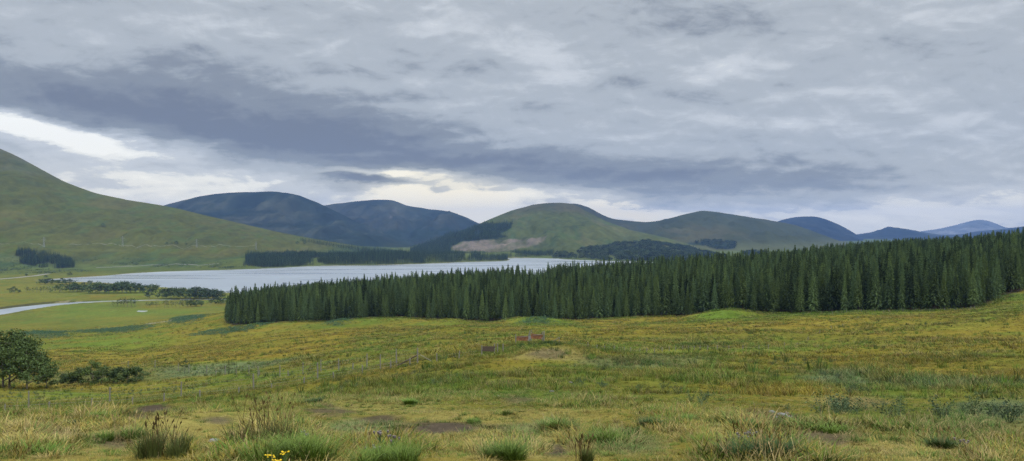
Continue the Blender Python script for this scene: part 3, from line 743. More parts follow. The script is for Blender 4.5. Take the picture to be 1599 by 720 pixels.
# ------------------------------------------------------------------ water
def water_material():
    m, nt, b = new_mat('loch water')
    geo = N(nt, 'ShaderNodeNewGeometry'); hs = []
    for sc, amp in ((.9, .02), (5., .10), (45., .5)):
        mp = N(nt, 'ShaderNodeMapping'); mp.inputs['Scale'].default_value = (1 / (sc * 2.2), 1 / sc, 1); L(nt, geo.outputs['Position'], mp.inputs['Vector'])
        n = N(nt, 'ShaderNodeTexNoise'); n.inputs['Scale'].default_value = 1; n.inputs['Detail'].default_value = 3; L(nt, mp.outputs[0], n.inputs['Vector'])
        hs.append(math_node(nt, 'MULTIPLY', n.outputs['Fac'], amp))
    h = math_node(nt, 'ADD', math_node(nt, 'ADD', hs[0], hs[1]), hs[2])
    bp = N(nt, 'ShaderNodeBump'); bp.inputs['Strength'].default_value = .5; bp.inputs['Distance'].default_value = 1; L(nt, h, bp.inputs['Height']); L(nt, bp.outputs[0], b.inputs['Normal']); bp.inputs['Strength'].default_value = .12
    mp = N(nt, 'ShaderNodeMapping'); mp.inputs['Scale'].default_value = (1 / 420, 1 / 90, 1); L(nt, geo.outputs['Position'], mp.inputs['Vector'])
    n = N(nt, 'ShaderNodeTexNoise'); n.inputs['Scale'].default_value = 1; n.inputs['Detail'].default_value = 5; L(nt, mp.outputs[0], n.inputs['Vector'])
    L(nt, math_node(nt, 'MULTIPLY_ADD', n.outputs['Fac'], .50, .06), b.inputs['Roughness'])
    b.inputs['Base Color'].default_value = (.40, .43, .45, 1); b.inputs['Metallic'].default_value = .62; b.inputs['IOR'].default_value = 1.333
    return m
M_WATER = water_material()
def water_sheet(name, label, poly, z, grow=12.):
    P = np.array(poly); c = P.mean(0)
    # slightly larger than the shore line, the land itself cuts it
    E = np.roll(P, -1, 0) - np.roll(P, 1, 0); E /= np.linalg.norm(E, axis=1)[:, None]; nn = np.stack([E[:, 1], -E[:, 0]], 1)
    area = .5 * np.sum(P[:, 0] * np.roll(P[:, 1], -1) - np.roll(P[:, 0], -1) * P[:, 1]); nn *= np.sign(area)
    Q = P + nn * grow
    me = mesh_np(name, [(q[0], q[1], z) for q in Q], [tuple(range(len(Q)))], M_WATER)
    if me.polygons[0].normal.z < 0: me.flip_normals()
    return tag(add(name, me), label, kind='structure')
water_sheet('loch_water', 'calm silver grey loch filling the valley floor', LOCH, LOCH_Z, 3.)
def river():
    n = 160; P = np.array(RIVER); d = np.r_[0, np.cumsum(np.hypot(*np.diff(P, axis=0).T))]; t = np.linspace(0, d[-1], n)
    Q = np.stack([np.interp(t, d, P[:, 0]), np.interp(t, d, P[:, 1])], 1); T = np.gradient(Q, axis=0); T /= np.linalg.norm(T, axis=1)[:, None]; nn = np.stack([-T[:, 1], T[:, 0]], 1)
    w = np.interp(t, d, RIVER_W) * 1.25
    A = Q[:, None] + nn[:, None] * w[:, None, None] * np.array([-1, 0, 1])[None, :, None]
    return tag(add('river_water', grid_mesh('river_water', A[..., 0], A[..., 1], np.full(A.shape[:2], -119.45), M_WATER)), 'narrow river curving across the flood plain', kind='structure')
river()
water_sheet('pond_water', 'small white pool in the flood plain grass', POND, -118.72, 2.)

# tracks
M_TRACK = plain_material('pale gravel track', (.30, .27, .21), .95, .25, .3)
M_RAIL = plain_material('railway ballast', (.17, .165, .12), .95, .25, .3)
M_ROAD = plain_material('worn asphalt', (.22, .21, .20), .9, .2, .3)
def track(name, label, pts, w, m, lift=.35, ymin=900.):
    P = [hit(px, py, ymin) for px, py in pts]
    return tag(add(name, ribbon(name, P, w, m, lift)), label, kind='structure')
track('road', 'pale road along the loch shore under the hillside', [(150,418.5),(180,417.2),(215,415.5),(260,414.5),(300,413.6),(342,411.6)], 4.5, M_ROAD, .35)
track('railway_path', 'thin pale railway line running level across the hillside', [(-60,381),(0,380.5),(60,381.5),(120,382),(180,382.8),(240,384),(300,384),(350,383.5),(400,383)], 3.2, M_RAIL, .25)
track('road', 'pale road curving round the head of the loch', [(-60,440),(0,436),(30,433.5),(52,431.2),(75,428)], 11, M_ROAD, .5)
track('path', 'short pale path on the grass below the flood plain', [(228,506),(250,503.5),(268,501),(283,498)], 5, M_TRACK, .25, 700.)

# ------------------------------------------------------------------ the spruce plantation
SPRUCES = []
for i in range(7):
    T, C = spruce_mesh(19, 40 + i, whorls=36 + i % 4, per=13, crown0=(.07, .10, .05, .12, .08, .06, .10)[i], rmax=(.165, .185, .155, .175, .19, .16, .178)[i])
    SPRUCES.append((T, C, T.mesh('trunk', M_BARK), C.mesh('crown', M_SPRUCE)))
def plantation():
    P = np.array(FOREST); s = 4.8
    gx, gy = np.meshgrid(np.arange(-360, 820, s), np.arange(325, 1255, s)); gx = gx.ravel(); gy = gy.ravel()
    gx = gx + RNG.uniform(-1.6, 1.6, gx.size); gy = gy + RNG.uniform(-1.6, 1.6, gy.size)
    k = inside(gx, gy, P) & (np.abs(gx / gy) < .72); gx, gy = gx[k], gy[k]
    k = RNG.random(gx.size) > .05; gx, gy = gx[k], gy[k]
    z = ground_z(gx, gy); px = CX + F * gx / gy
    front = P[1:19]
    d = seg_dist(gx, gy, front)
    dl = seg_dist(gx, gy, np.array([P[0], P[1]]))
    d = np.minimum(d, dl + 1)
    vis = (px > 330) & (px < 1602)
    # trees standing in the open front ranks show whole; the nearest of them show largest
    order = np.argsort(np.where(vis, d + gy * .004, 1e9))
    first = np.zeros(gx.size, bool); first[order[:296]] = True
    bump = 2.4 * fbm(gx / 38, gy / 38, 77, 3)
    hh = np.clip(RNG.normal(1.01, .14, gx.size) + bump * .07 + .22 * (RNG.random(gx.size) > .93), .5, 1.42)
    hh = np.where(first, np.clip(hh * RNG.uniform(.82, 1.0, gx.size), .62, 1.15), hh)
    seg = [(430, 'at the plantation corner nearest the loch and river'), (520, 'behind the dark bracken patches of the lower meadow'), (640, 'behind the dark bracken mound at the wood edge'), (760, 'behind the meadow above the braced fence corner'),
           (890, 'behind the rusty metal sheets and green mound'), (1060, 'behind the row of small posts descending from the knoll'), (1200, 'behind the bright green mound of the upper meadow'),
           (1380, 'above the thin fence climbing to the plantation'), (1540, 'above the pale topped posts along the wood edge'), (3000, 'where the plantation edge climbs the far meadow slope')]
    idx = np.where(first)[0]; corner = idx[np.argmin(px[idx])]
    for n, i in enumerate(idx):
        lab = next(t for lim, t in seg if px[i] < lim)
        lab = 'front rank spruce ' + lab
        if i == corner: lab = 'outermost spruce of the plantation, first in its front rank beside the river trees'
        o = thing('spruce_tree', lab, 'spruce', (gx[i], gy[i], z[i] - .1), random.uniform(0, 6.28), 'front rank spruces of the plantation')
        o.scale = (hh[i] * random.uniform(.92, 1.12),) * 2 + (hh[i],)
        T, C, tm, cm = SPRUCES[n % 7]
        add('trunk', tm, o); add('crown', cm, o)
    r = ~first
    protos = [proto(joined('spruce stamp', [(T, M_BARK), (C, M_SPRUCE)])) for T, C, _, _ in SPRUCES]
    scatter('spruce_forest', 'dense dark green spruce plantation stretching back behind its front rank', protos, gx[r], gy[r], z[r] - .1, hh[r] * RNG.uniform(.92, 1.15, r.sum()), tilt=.02, cat='forest', seed=5, sz=hh[r])
plantation()

# ------------------------------------------------------------------ distant woods
FARSP = [proto(joined('far spruce stamp', [(T, M_BARK), (C, M_FAR_SPRUCE)])) for T, C in (spruce_mesh(17, 80 + i, 11, 6, .04, .16) for i in range(4))]
FARBR = [proto(joined('far broad stamp', [(T, M_GREYBARK), (C, M_WOOD)])) for T, C in (broad_mesh(11, 90 + i, .95, 9, 420, .75, .02) for i in range(4))]
FARSH = [proto(joined('far shrub stamp', [(T, M_GREYBARK), (C, M_DARKLEAF)])) for T, C in (broad_mesh(3.2, 96 + i, 1.5, 6, 120, .42, .0, stems=2) for i in range(3))]
def wood(name, label, polys, protos, s, Yr, scale, hills, seed, prob=1.0, cat='wood', patchy=0.):
    rng = np.random.default_rng(seed); out = []
    for poly in polys:
        q = np.array(poly, float); x0 = (q[:, 0].min() - CX) / F; x1 = (q[:, 0].max() - CX) / F
        gx, gy = np.meshgrid(np.arange(min(x0 * Yr[0], x0 * Yr[1]), max(x1 * Yr[0], x1 * Yr[1]), s), np.arange(Yr[0], Yr[1], s)); gx = gx.ravel(); gy = gy.ravel()
        gx = gx + rng.uniform(-.45, .45, gx.size) * s; gy = gy + rng.uniform(-.45, .45, gx.size) * s
        z = world_z(gx, gy, hills); px = CX + F * gx / gy; py = CY + (EYE - z) * F / gy
        n = fbm(gx / (9 * s), gy / (9 * s), seed, 3)
        k = inside(px + 2.5 * n, py + .8 * n, q) & (rng.random(gx.size) < prob) & (z > LOCH_Z + .2)
        if patchy: k &= fbm(gx / 35, gy / 70, seed + 3, 3) > patchy
        out.append(np.stack([gx[k], gy[k], z[k]], -1))
    o = np.concatenate(out); n = len(o)
    return scatter(name, label, protos, o[:, 0], o[:, 1], o[:, 2] - .2, scale * (1 + .45 * fbm(o[:, 0] / (10 * s), o[:, 1] / (14 * s), seed + 7, 3)) * np.clip(rng.normal(1, .27, n), .45, 1.8), tilt=.03, cat=cat, seed=seed)
wood('hillside_woods', 'small dark conifer wood low on the green hillside above the road', [[(22,399),(34,393),(60,393),(80,397),(100,402),(118,413),(116,418),(90,419),(62,418),(34,412),(30,408),(46,405)]], FARSP, 4.3, (2200, 3000), .95, ('left',), 311, patchy=-.38)
wood('peninsula_forest', 'dark conifer forest on the low wooded point across the loch', [[(380,414.5),(384,404),(400,399),(450,397.5),(530,398),(620,398.5),(655,399.5),(665,411),(646,411.5),(600,413),(540,413.5),(505,413),(470,415),(440,417),(410,417.5)]], FARSP, 5.0, (2500, 3700), 1.0, ('left', 'c'), 313, patchy=-.42)
wood('lochside_forest', 'dark conifer forest along the head of the loch past the wooded point', [[(640,409),(650,399.5),(720,398.5),(770,399),(796,403.5),(790,406.5),(755,407.4),(720,408.4),(690,409.6),(660,411)], [(786,402.4),(800,397),(840,394),(868,392),(862,399),(830,401)]], FARSP, 6., (2700, 4300), 1.05, ('left', 'c'), 317, patchy=-.40)
wood('slope_forest', 'blue green plantation covering the flank of the rounded hill above the clearfell', [PLANT_C], FARSP, 8., (3600, 4900), 1.15, ('c',), 319, .9)
wood('birch_woods', 'mixed dark wood on the loch shore below the rounded hill', [[(862,403),(872,396),(905,391),(930,387),(960,380),(1010,377.5),(1040,380),(1075,388),(1110,397),(1135,404),(1110,411),(1060,409),(1000,408),(940,406.5),(890,404)]], FARBR + FARBR + FARSP[:1], 12.5, (2900, 4300), 1.25, ('c', 'd'), 323, .95, patchy=-.28)
wood('slope_woods', 'patches of dark trees on the lower slope of the grey green mountain', [[(1082,378),(1100,375),(1125,376),(1147,377),(1148,382),(1148,389),(1120,390),(1090,382)], [(1158,395),(1175,395),(1196,397),(1190,399.5),(1162,399)]], FARBR, 13, (3800, 6200), 1.1, ('c', 'd'), 331, .9, patchy=-.1)
wood('hillside_scrub', 'dark scrub scattered over the foot of the green hillside', [[(0,395),(22,397),(40,412),(116,421),(150,424),(0,430)], [(100,394),(140,392),(185,402),(215,405),(330,408),(378,411),(370,418),(240,418),(130,410)], [(330,417),(380,411),(384,417),(345,421)]], FARSH, 9., (2150, 3300), 1.0, ('left',), 337, .8, cat='scrub', patchy=.05)
wood('far_spur_forest', 'strip of dark forest where the hillside ridge drops toward the wooded point', [[(455,374),(500,379),(560,388),(620,395),(640,399),(600,400),(560,394),(500,383)]], FARSP, 9., (3000, 4300), 1.0, ('left', 'c'), 341, .8)

# ------------------------------------------------------------------ broad-leaved trees one by one
def tree_kind(h, seed, **k):
    T, C = broad_mesh(h, seed, **k); return (h, T.mesh('trunk', M_GREYBARK), C)
KB = []
for i in range(5):
    h, tm, C = tree_kind(12, 500 + i, wide=(.95, .8, 1.05, .85, .9)[i], limbs=11, leaves=800, size=.62, bare_low=.02); KB.append((h, tm, C.mesh('crown', M_DARKLEAF)))
KT = []
for i in range(3):
    h, tm, C = tree_kind(12, 520 + i, wide=.6, limbs=7, leaves=200, size=.5, bare_low=.25); KT.append((h, tm, C.mesh('crown', M_LEAF)))
def plant_tree(name, label, cat, px, Y, hpx, kind, group=None, wide=1.0, zh=('left',)):
    x, y = pt(px, Y); z = float(world_z(np.array([x]), np.array([y]), zh)[0])
    o = thing(name, label, cat, (x, y, z - .05), random.uniform(0, 6.28), group)
    s = 1.15 * hpx * Y / F / kind[0]; o.scale = (s * wide, s * wide, s)
    add('trunk', kind[1], o); add('crown', kind[2], o); return o
ORD = ['first', 'second', 'third', 'fourth', 'fifth', 'sixth', 'seventh', 'eighth', 'ninth', 'tenth', 'eleventh', 'twelfth', 'thirteenth', 'fourteenth', 'fifteenth', 'sixteenth', 'seventeenth', 'eighteenth', 'nineteenth', 'twentieth', 'last']
def Yof(py, z=-118.5): return (EYE - z) * F / (py - CY)
def tree_row(rowname, group, cat, name, items, kinds, side='counted from the river side end'):
    items = sorted(items)
    for i, (px, base, h) in enumerate(items):
        plant_tree(name, '%s %s %s' % (ORD[min(i, 20)], rowname, side), cat, px, Yof(base), h, kinds[i % len(kinds)], group, random.uniform(.9, 1.25))
rr = random.Random(5)
SIDE = 'counting from the left'
tree_row('round tree of the loose row at the narrow loch end', 'loose row of trees at the narrow loch end', 'tree', 'alder_tree', [(63,444.5,8),(69,444,8.5),(75,444,9),(82,444.5,8),(90,444.5,7.5),(96,444,9),(101,444.5,8),(110,444,8),(131,446,5),(140,446,8)], KB, SIDE)
tree_row('thin tree of the sparse row on the yellow flat', 'sparse row of thin trees on the yellow flat', 'tree', 'birch_tree', [(41,457,9),(46,457,8),(52,457,7),(57,456.5,8),(63,457,9),(68,456.5,9),(74,457,10),(80,456.5,8.5),(86,457,9)], KT, SIDE)
tree_row('rounded tree of the first dark clump', 'first dark clump of trees', 'tree', 'alder_tree', [(93,457,12),(108,456,12),(114,456,14),(120,456.5,13),(127,456,12),(134,456,10)], KB, SIDE)
tree_row('tree of the long dark belt before the loch', 'long dark belt of trees before the loch', 'tree', 'alder_tree', [(142,458,13),(149,457.5,15),(156,458,17),(163,457.5,15),(170,458,15),(177,457.5,14),(184,458,16),(191,457.5,17),(197,458,18),(204,457.5,16),(211,458,15),(218,457.5,14),(225,457.5,12),(236,456,12),(244,455.5,11)], KB, SIDE)
tree_row('tree of the dark belt beside the plantation corner', 'dark belt beside the plantation corner', 'tree', 'alder_tree', [(253,466.5,14),(260,466.5,16),(267,466,16),(275,466.5,17),(282,466.5,16),(290,466,15),(297,467,17),(304,466.5,18),(311,467,18),(318,466.5,17),(325,467,17),(332,466.5,16),(339,466.5,16),(345,466,13)], KB, SIDE)
plant_tree('alder_tree', 'single round tree on the grass in front of the gap between two dark belts', 'tree', 233.5, Yof(465.5), 14, KB[2], wide=1.1)
plant_tree('alder_tree', 'small lone tree on the yellow flat at the valley edge', 'tree', 22, Yof(457.5), 9, KB[0], wide=1.1)
plant_tree('alder_tree', 'little bush sized tree right next to the lone tree on the yellow flat', 'tree', 30, Yof(457.5), 5, KB[1], wide=1.1)
tree_row('thin see-through tree of the first river bend group', 'first see-through group along the river', 'tree', 'birch_tree', [(177,479,8),(183,479,11),(189,479,12),(194,479.5,13),(199,479.5,14),(205,479.5,13),(211,479,12)], KT, SIDE)
tree_row('thin see-through tree of the middle river bend group', 'middle see-through group along the river', 'tree', 'birch_tree', [(229,480,8),(234,480,8),(239,480,8),(244,480,9)], KT, SIDE)
tree_row('thin see-through tree of the end river bend group', 'end see-through group along the river', 'tree', 'birch_tree', [(257,480.5,11),(263,480.5,11),(269,480.5,10),(275,480.5,10),(281,480.5,11),(286,480,11)], KT, SIDE)
tree_row('low bushy tree between the river groups and plantation', 'low bushy trees before the plantation', 'tree', 'alder_tree', [(293,479.5,10),(300,479.5,11),(307,479,10),(314,479,9),(329,475,8),(336,475,10),(344,475,8),(350,474,9)], KB, SIDE)
for px, py, h, lab in [(160,353.5,4.5,'tiny lone dark tree high on the bare green hillside'),(260,383,4,'small dark tree on the railway line below the hillside'),(268,382,3,'lower tree beside the dark one on the railway line'),(275,382,5,'tallest of the small dark trees along the railway line'),(291,383,3,'low bush by the railway line just before the third pylon'),
                       (110,431,5,'lone round tree on the shore below the small hillside wood'),(72,434,4,'small round tree beside the curving road'),(41,431.5,4,'dark roadside bush at the head of the loch'),
                       (465,381,4,'first of two dots of trees on the ridge above the wooded point'),(475,381,4,'second of two dots of trees on the ridge above the wooded point')]:
    p = hit(px, py, 1500.); plant_tree('hill_tree', lab, 'tree', px, p[1], h, KB[int(px) % 5], 'lone trees on the hillside', 1.1)
# near trees and bushes on the slope
def near_tree(name, label, cat, px, Y, hpx, seed, group=None, zh=(), **k):
    h = hpx * Y / F
    T, C = broad_mesh(h, seed, **k); x, y = pt(px, Y); z = float(ground_z(np.array([x]), np.array([y]))[0])
    o = thing(name, label, cat, (x, y, z - .05), 0, group); add('trunk', T.mesh('trunk', M_GREYBARK), o); add('crown', C.mesh('crown', k.get('mat', M_DARKLEAF)), o)
near_tree('birch_tree', 'tall leafy tree at the edge of the view with several bare lower stems', 'tree', 8, 137, 94, 611, wide=.95, limbs=18, leaves=10500, size=.22, bare_low=.02, stems=2)
near_tree('birch_tree', 'shorter leafy tree with one slim trunk just beside the tall tree', 'tree', 42, 134, 72, 613, wide=.8, limbs=13, leaves=4900, size=.20, bare_low=.05)
near_tree('willow_bush', 'low bush tucked against the foot of the two leafy trees', 'bush', 72, 138, 26, 617, wide=1.1, limbs=8, leaves=1300, size=.14, bare_low=0, stems=2)
for px, Y, h, w, lab in [(106,158,22,1.3,'lowest willow bush, at the tree side end of the bush clump'),(124,158,30,1.1,'spreading willow bush, second in the clump from the leafy trees'),(143,160,40,.9,'tallest willow bush of the clump, pointed top'),(160,160,30,1.1,'mid sized willow bush just past the tallest one'),(177,162,26,1.2,'rounded willow bush near the far end of the clump'),(199,164,24,1.2,'willow bush just before the last one of the clump'),(214,166,23,1.0,'round willow bush at the meadow end of the clump')]:
    near_tree('willow_bush', lab, 'bush', px, Y, h, 700 + px, 'willow bushes on the slope', wide=w, limbs=9, leaves=2200, size=.15, bare_low=0, stems=2)
near_tree('rowan_sapling', 'thin lone sapling standing at the far wire fence', 'sapling', 288, 186, 22, 731, wide=.7, limbs=8, leaves=420, size=.13, bare_low=.2)

# ------------------------------------------------------------------ fences
M_POST = plain_material('weathered post wood', (.20, .185, .155), .9, .35, 9., stretch=(3, 3, .5))
M_DARKWOOD = plain_material('wet dark wood', (.085, .060, .046), .85, .35, 5., stretch=(.6, 3, 3))
M_WIRE = plain_material('galvanised wire', (.30, .30, .29), .5, .1, 3., metal=.6)
def post_mesh(h, r, seed):
    q = random.Random(seed); B = MB(); B.tube([(0, 0, -.5), (q.uniform(-.01, .01), q.uniform(-.01, .01), h * .5), (q.uniform(-.03, .03), q.uniform(-.03, .03), h)], [r * 1.05, r, r * .93], 8)
    B.tube([(0, 0, h - .02), (0, 0, h + .02)], [r * .93, r * .5], 8)
    return B
def fence(name, label, posts, h, r, wires, group, sag=.03, wr=.0035, mat=None, zf=None):
    c0 = pt(*posts[0][:2]); z0 = float(ground_z(c0[:1], c0[1:])[0])
    o = thing(name, label, 'fence', (c0[0], c0[1], z0), 0, group); P = []
    for i, q in enumerate(posts):
        px, Y = q[:2]; hh = (q[2] if len(q) > 2 else h); x, y = pt(px, Y); z = float(ground_z(np.array([x]), np.array([y]))[0])
        p = add('post', post_mesh(hh, r * random.uniform(.85, 1.15), i).mesh('post', mat or M_POST), o, (x - c0[0], y - c0[1], z - z0)); p.rotation_euler = (random.uniform(-.03, .03), random.uniform(-.03, .03), random.uniform(0, 3))
        P.append((x - c0[0], y - c0[1], z - z0))
    for w in wires:
        B = MB(); pts = []
        for a, b in zip(P[:-1], P[1:]):
            for t in (0, .5):
                q = Vector(a) * (1 - t) + Vector(b) * t; gz = float(ground_z(np.array([q.x + c0[0]]), np.array([q.y + c0[1]]))[0]) - z0
                pts.append((q.x, q.y, (gz if t == 0 else max(q.z, gz)) + w - (sag if t else 0)))
        pts.append((P[-1][0], P[-1][1], P[-1][2] + w)); B.tube(pts, wr, 4); add('wire', B.mesh('wire', M_WIRE), o)
    return o, P
f1, P1 = fence('deer_fence', 'tall grey post and wire fence nearer the viewer, rising to the braced corner', [(-80,88),(45,90),(171,92),(283,94),(396,96),(496,97),(594,98),(652,98.5)], 1.95, .085, (.35, .7, 1.05, 1.4, 1.8), 'tall wire fences round the slope')
B = MB(); e = Vector(P1[-1]); B.tube([(e.x, e.y, e.z + 1.05), (e.x - 3.2, e.y - .3, e.z - .55)], [.075, .08], 7); add('brace', B.mesh('brace', M_DARKWOOD), f1)
B = MB(); B.tube([(e.x, e.y, e.z + 1.3), (e.x + 2.2, e.y - .2, e.z + .1)], [.02, .02], 4); add('stay_wire', B.mesh('stay', M_WIRE), f1)
fence('deer_fence', 'tall grey post and wire fence farther down the slope, receding past the sapling', [(200,222),(242,202),(278.5,190),(295,182),(323,172),(351.5,163),(389,150),(403,145),(437,138),(473,131),(501,124),(529,118),(573,110),(619,103)], 1.95, .085, (.4, .8, 1.2, 1.6), 'tall wire fences round the slope', wr=.004)
fence('stock_fence', 'short old grey posts with low wire running before the nearer tall fence', [(8,86,.85),(77,86.5),(143,87,.95),(207,87.5,.8),(256,88,.9),(312,89),(373,90,.75),(424,91,.6),(475,91.5,.9),(521,92),(566,93,1.0),(610,95,.95),(640,97)], .85, .08, (.35, .65), 'short stock fences')
fence('stock_fence', 'short grey posts beside the farther tall fence on the bluish heath strip', [(337,166),(369,157),(405,147),(450,136),(551,114,1.0)], .9, .09, (.4, .7), 'short stock fences')
fence('stock_fence', 'low post and wire fence running up the knoll to the dark boards', [(682,99),(717,100),(752,101,1.3)], 1.0, .075, (.35, .7), 'short stock fences')
fence('stock_fence', 'row of small posts descending from the knoll across the meadow', [(873,112.6,.95),(918,113,1.0),(932,114),(944,115),(959,116.5),(975,118),(985,119),(999,120),(1010,121),(1022,121.5),(1034,122),(1045,122.5),(1055,123),(1066,123.5),(1075,124),(1084,124.5),(1093,125),(1105,126),(1120,127),(1138,128),(1160,129),(1185,130),(1200,131)], .7, .06, (.3, .55), 'short stock fences')
fence('stock_fence', 'thin fence climbing the meadow toward the middle of the plantation edge', [(1225,150),(1245,168),(1262,188),(1280,208),(1298,230),(1316,254),(1340,284),(1362,308),(1380,330)], .9, .06, (.4, .7), 'short stock fences')
fence('stock_fence', 'pale topped posts standing along the plantation edge on the meadow side', [(1300,348),(1322,345),(1345,342),(1366,339.5),(1388,337),(1410,335.5),(1430,334.5),(1452,333.5),(1475,333),(1494,332.8),(1516,332.8,1.5),(1522,333,1.5)], 1.1, .10, (.4, .8), 'short stock fences', wr=.005)

# rusty sheets and old boards on the knoll
def rust_material():
    m, nt, b = new_mat('rusty sheet'); tc = N(nt, 'ShaderNodeTexCoord'); n = N(nt, 'ShaderNodeTexNoise'); n.inputs['Scale'].default_value = 3.5; n.inputs['Detail'].default_value = 8; L(nt, tc.outputs['Object'], n.inputs['Vector'])
    r = N(nt, 'ShaderNodeValToRGB'); e = r.color_ramp.elements; e[0].position = .3; e[0].color = (.13, .058, .028, 1); e[1].position = .72; e[1].color = (.34, .150, .062, 1); L(nt, n.outputs['Fac'], r.inputs[0])
    n2 = N(nt, 'ShaderNodeTexNoise'); n2.inputs['Scale'].default_value = 1.7; n2.inputs['Detail'].default_value = 6; L(nt, tc.outputs['Object'], n2.inputs['Vector'])
    mx = N(nt, 'ShaderNodeMix', data_type='RGBA'); k = N(nt, 'ShaderNodeMapRange'); k.inputs['From Min'].default_value = .57; k.inputs['From Max'].default_value = .66; L(nt, n2.outputs['Fac'], k.inputs['Value']); L(nt, k.outputs[0], mx.inputs['Factor'])
    L(nt, r.outputs[0], mx.inputs['A']); mx.inputs['B'].default_value = (.30, .27, .24, 1); L(nt, mx.outputs['Result'], b.inputs['Base Color']); b.inputs['Roughness'].default_value = .85
    return m
M_RUST = rust_material(); M_PALE = plain_material('bare zinc sheet', (.25, .25, .25), .6, .2, 4.)
def sheet_mesh(w, h, waves=16):
    B = MB(); n = waves * 4; h0 = h; q = random.Random(int(w * 1000))
    cut = [q.uniform(-.10, .02) for _ in range(6)]
    for i in range(n + 1):
        x = -w / 2 + w * i / n; y = .018 * math.sin(2 * math.pi * i / 4) + .10 * math.sin(3.1 * i / n) * (w > 1); h = h0 + float(np.interp(i / n * 5, range(6), cut))
        B.v += [(x, y - .004, 0), (x, y - .004, h), (x, y + .004, 0), (x, y + .004, h)]
    for i in range(n):
        a = i * 4; b = a + 4
        B.f += [(a, b, b + 1, a + 1), (a + 2, a + 3, b + 3, b + 2), (a, a + 2, b + 2, b), (a + 1, b + 1, b + 3, a + 3)]
    B.f += [(0, 1, 3, 2), (n * 4, n * 4 + 2, n * 4 + 3, n * 4 + 1)]
    return B
def gz1(x, y): return float(ground_z(np.array([float(x)]), np.array([float(y)]))[0])
def panel(name, label, cat, px0, px1, Y0, Y1, h, low, mat, sheets, tilt=0.0, rail=False, ph=1.25, group=None):
    a = pt(px0, Y0); b = pt(px1, Y1); c = (a + b) / 2; z = min(gz1(*a), gz1(*b)); rz = math.atan2(b[1] - a[1], b[0] - a[0]); w = float(np.hypot(*(b - a)))
    o = thing(name, label, cat, (c[0], c[1], z), rz, group)
    for s in (-1, 1):
        q = a if s < 0 else b
        p = add('post', post_mesh(ph + low + s * tilt * .3, .075, 3).mesh('post', M_POST), o, (s * (w / 2 + .06), .12, gz1(*q) - z))
    if sheets == 'sheet':
        p = add('sheet', sheet_mesh(w, h, int(w * 7)).mesh('sheet', mat), o, (0, 0, low)); p.rotation_euler = (.03, -tilt, 0)
        B = MB(); B.box((0, .06, low + h * .8), (w + .1, .05, .09)); add('rail', B.mesh('rail', M_POST), o)
    else:
        for k in range(sheets):
            B = MB(); B.box((0, 0, 0), (w + random.uniform(-.1, .15), .04, h / sheets * .93)); p = add('board', B.mesh('board', mat), o, (random.uniform(-.05, .05), random.uniform(-.01, .01), low + h * (k + .5) / sheets)); p.rotation_euler = (0, -tilt + random.uniform(-.02, .02), 0)
    return o
panel('sheet_panel', 'rusty orange corrugated sheet, lower of the two on the knoll', 'metal sheet', 806.5, 826, 112, 112.9, .72, .38, M_RUST, 'sheet', -.10, ph=.95)
panel('sheet_panel', 'rusty orange corrugated sheet beside the tallest pale post on the knoll', 'metal sheet', 828.5, 847, 112.9, 113.6, .70, .70, M_RUST, 'sheet', -.11, ph=1.0)
o = thing('sheet_panel', 'short grey zinc sheet filling the gap between the two rusty ones', 'metal sheet', (*pt(827, 112.2), gz1(*pt(827, 112.2))), .05)
add('sheet', sheet_mesh(.34, .5, 3).mesh('sheet', M_PALE), o, (0, -.03, .55))
panel('board_panel', 'dark brown boards nailed between two grey posts on the knoll side', 'board panel', 753.5, 772, 101, 101.4, .66, .52, M_DARKWOOD, 3, -.06, ph=.75)
for px, Y, h, r, lab in [(849.5,113.2,1.75,.09,'tall pale grey post at the end of the rusty sheets'),(777,101.6,1.25,.07,'grey post just past the dark boards'),(785.5,101.8,1.05,.075,'leaning shorter grey post two steps past the dark boards'),(830,114.5,1.9,.05,'thin tall post showing behind the join of the rusty sheets')]:
    x, y = pt(px, Y); p = post_mesh(h, r, int(px)).mesh('fence_post', M_POST if px < 840 else M_POST); tag(add('fence_post', p, None, (x, y, gz1(x, y))), lab, 'post')
x, y = pt(866, 112.6); z = gz1(x, y); B = MB(); B.tube([(-.5, 0, .1), (.62, 0, .85)], .05, 6); tag(add('wooden_strut', B.mesh('wooden_strut', M_POST), None, (x, y, z)), 'slanting grey strut leaning on the post past the rusty sheets', 'strut')

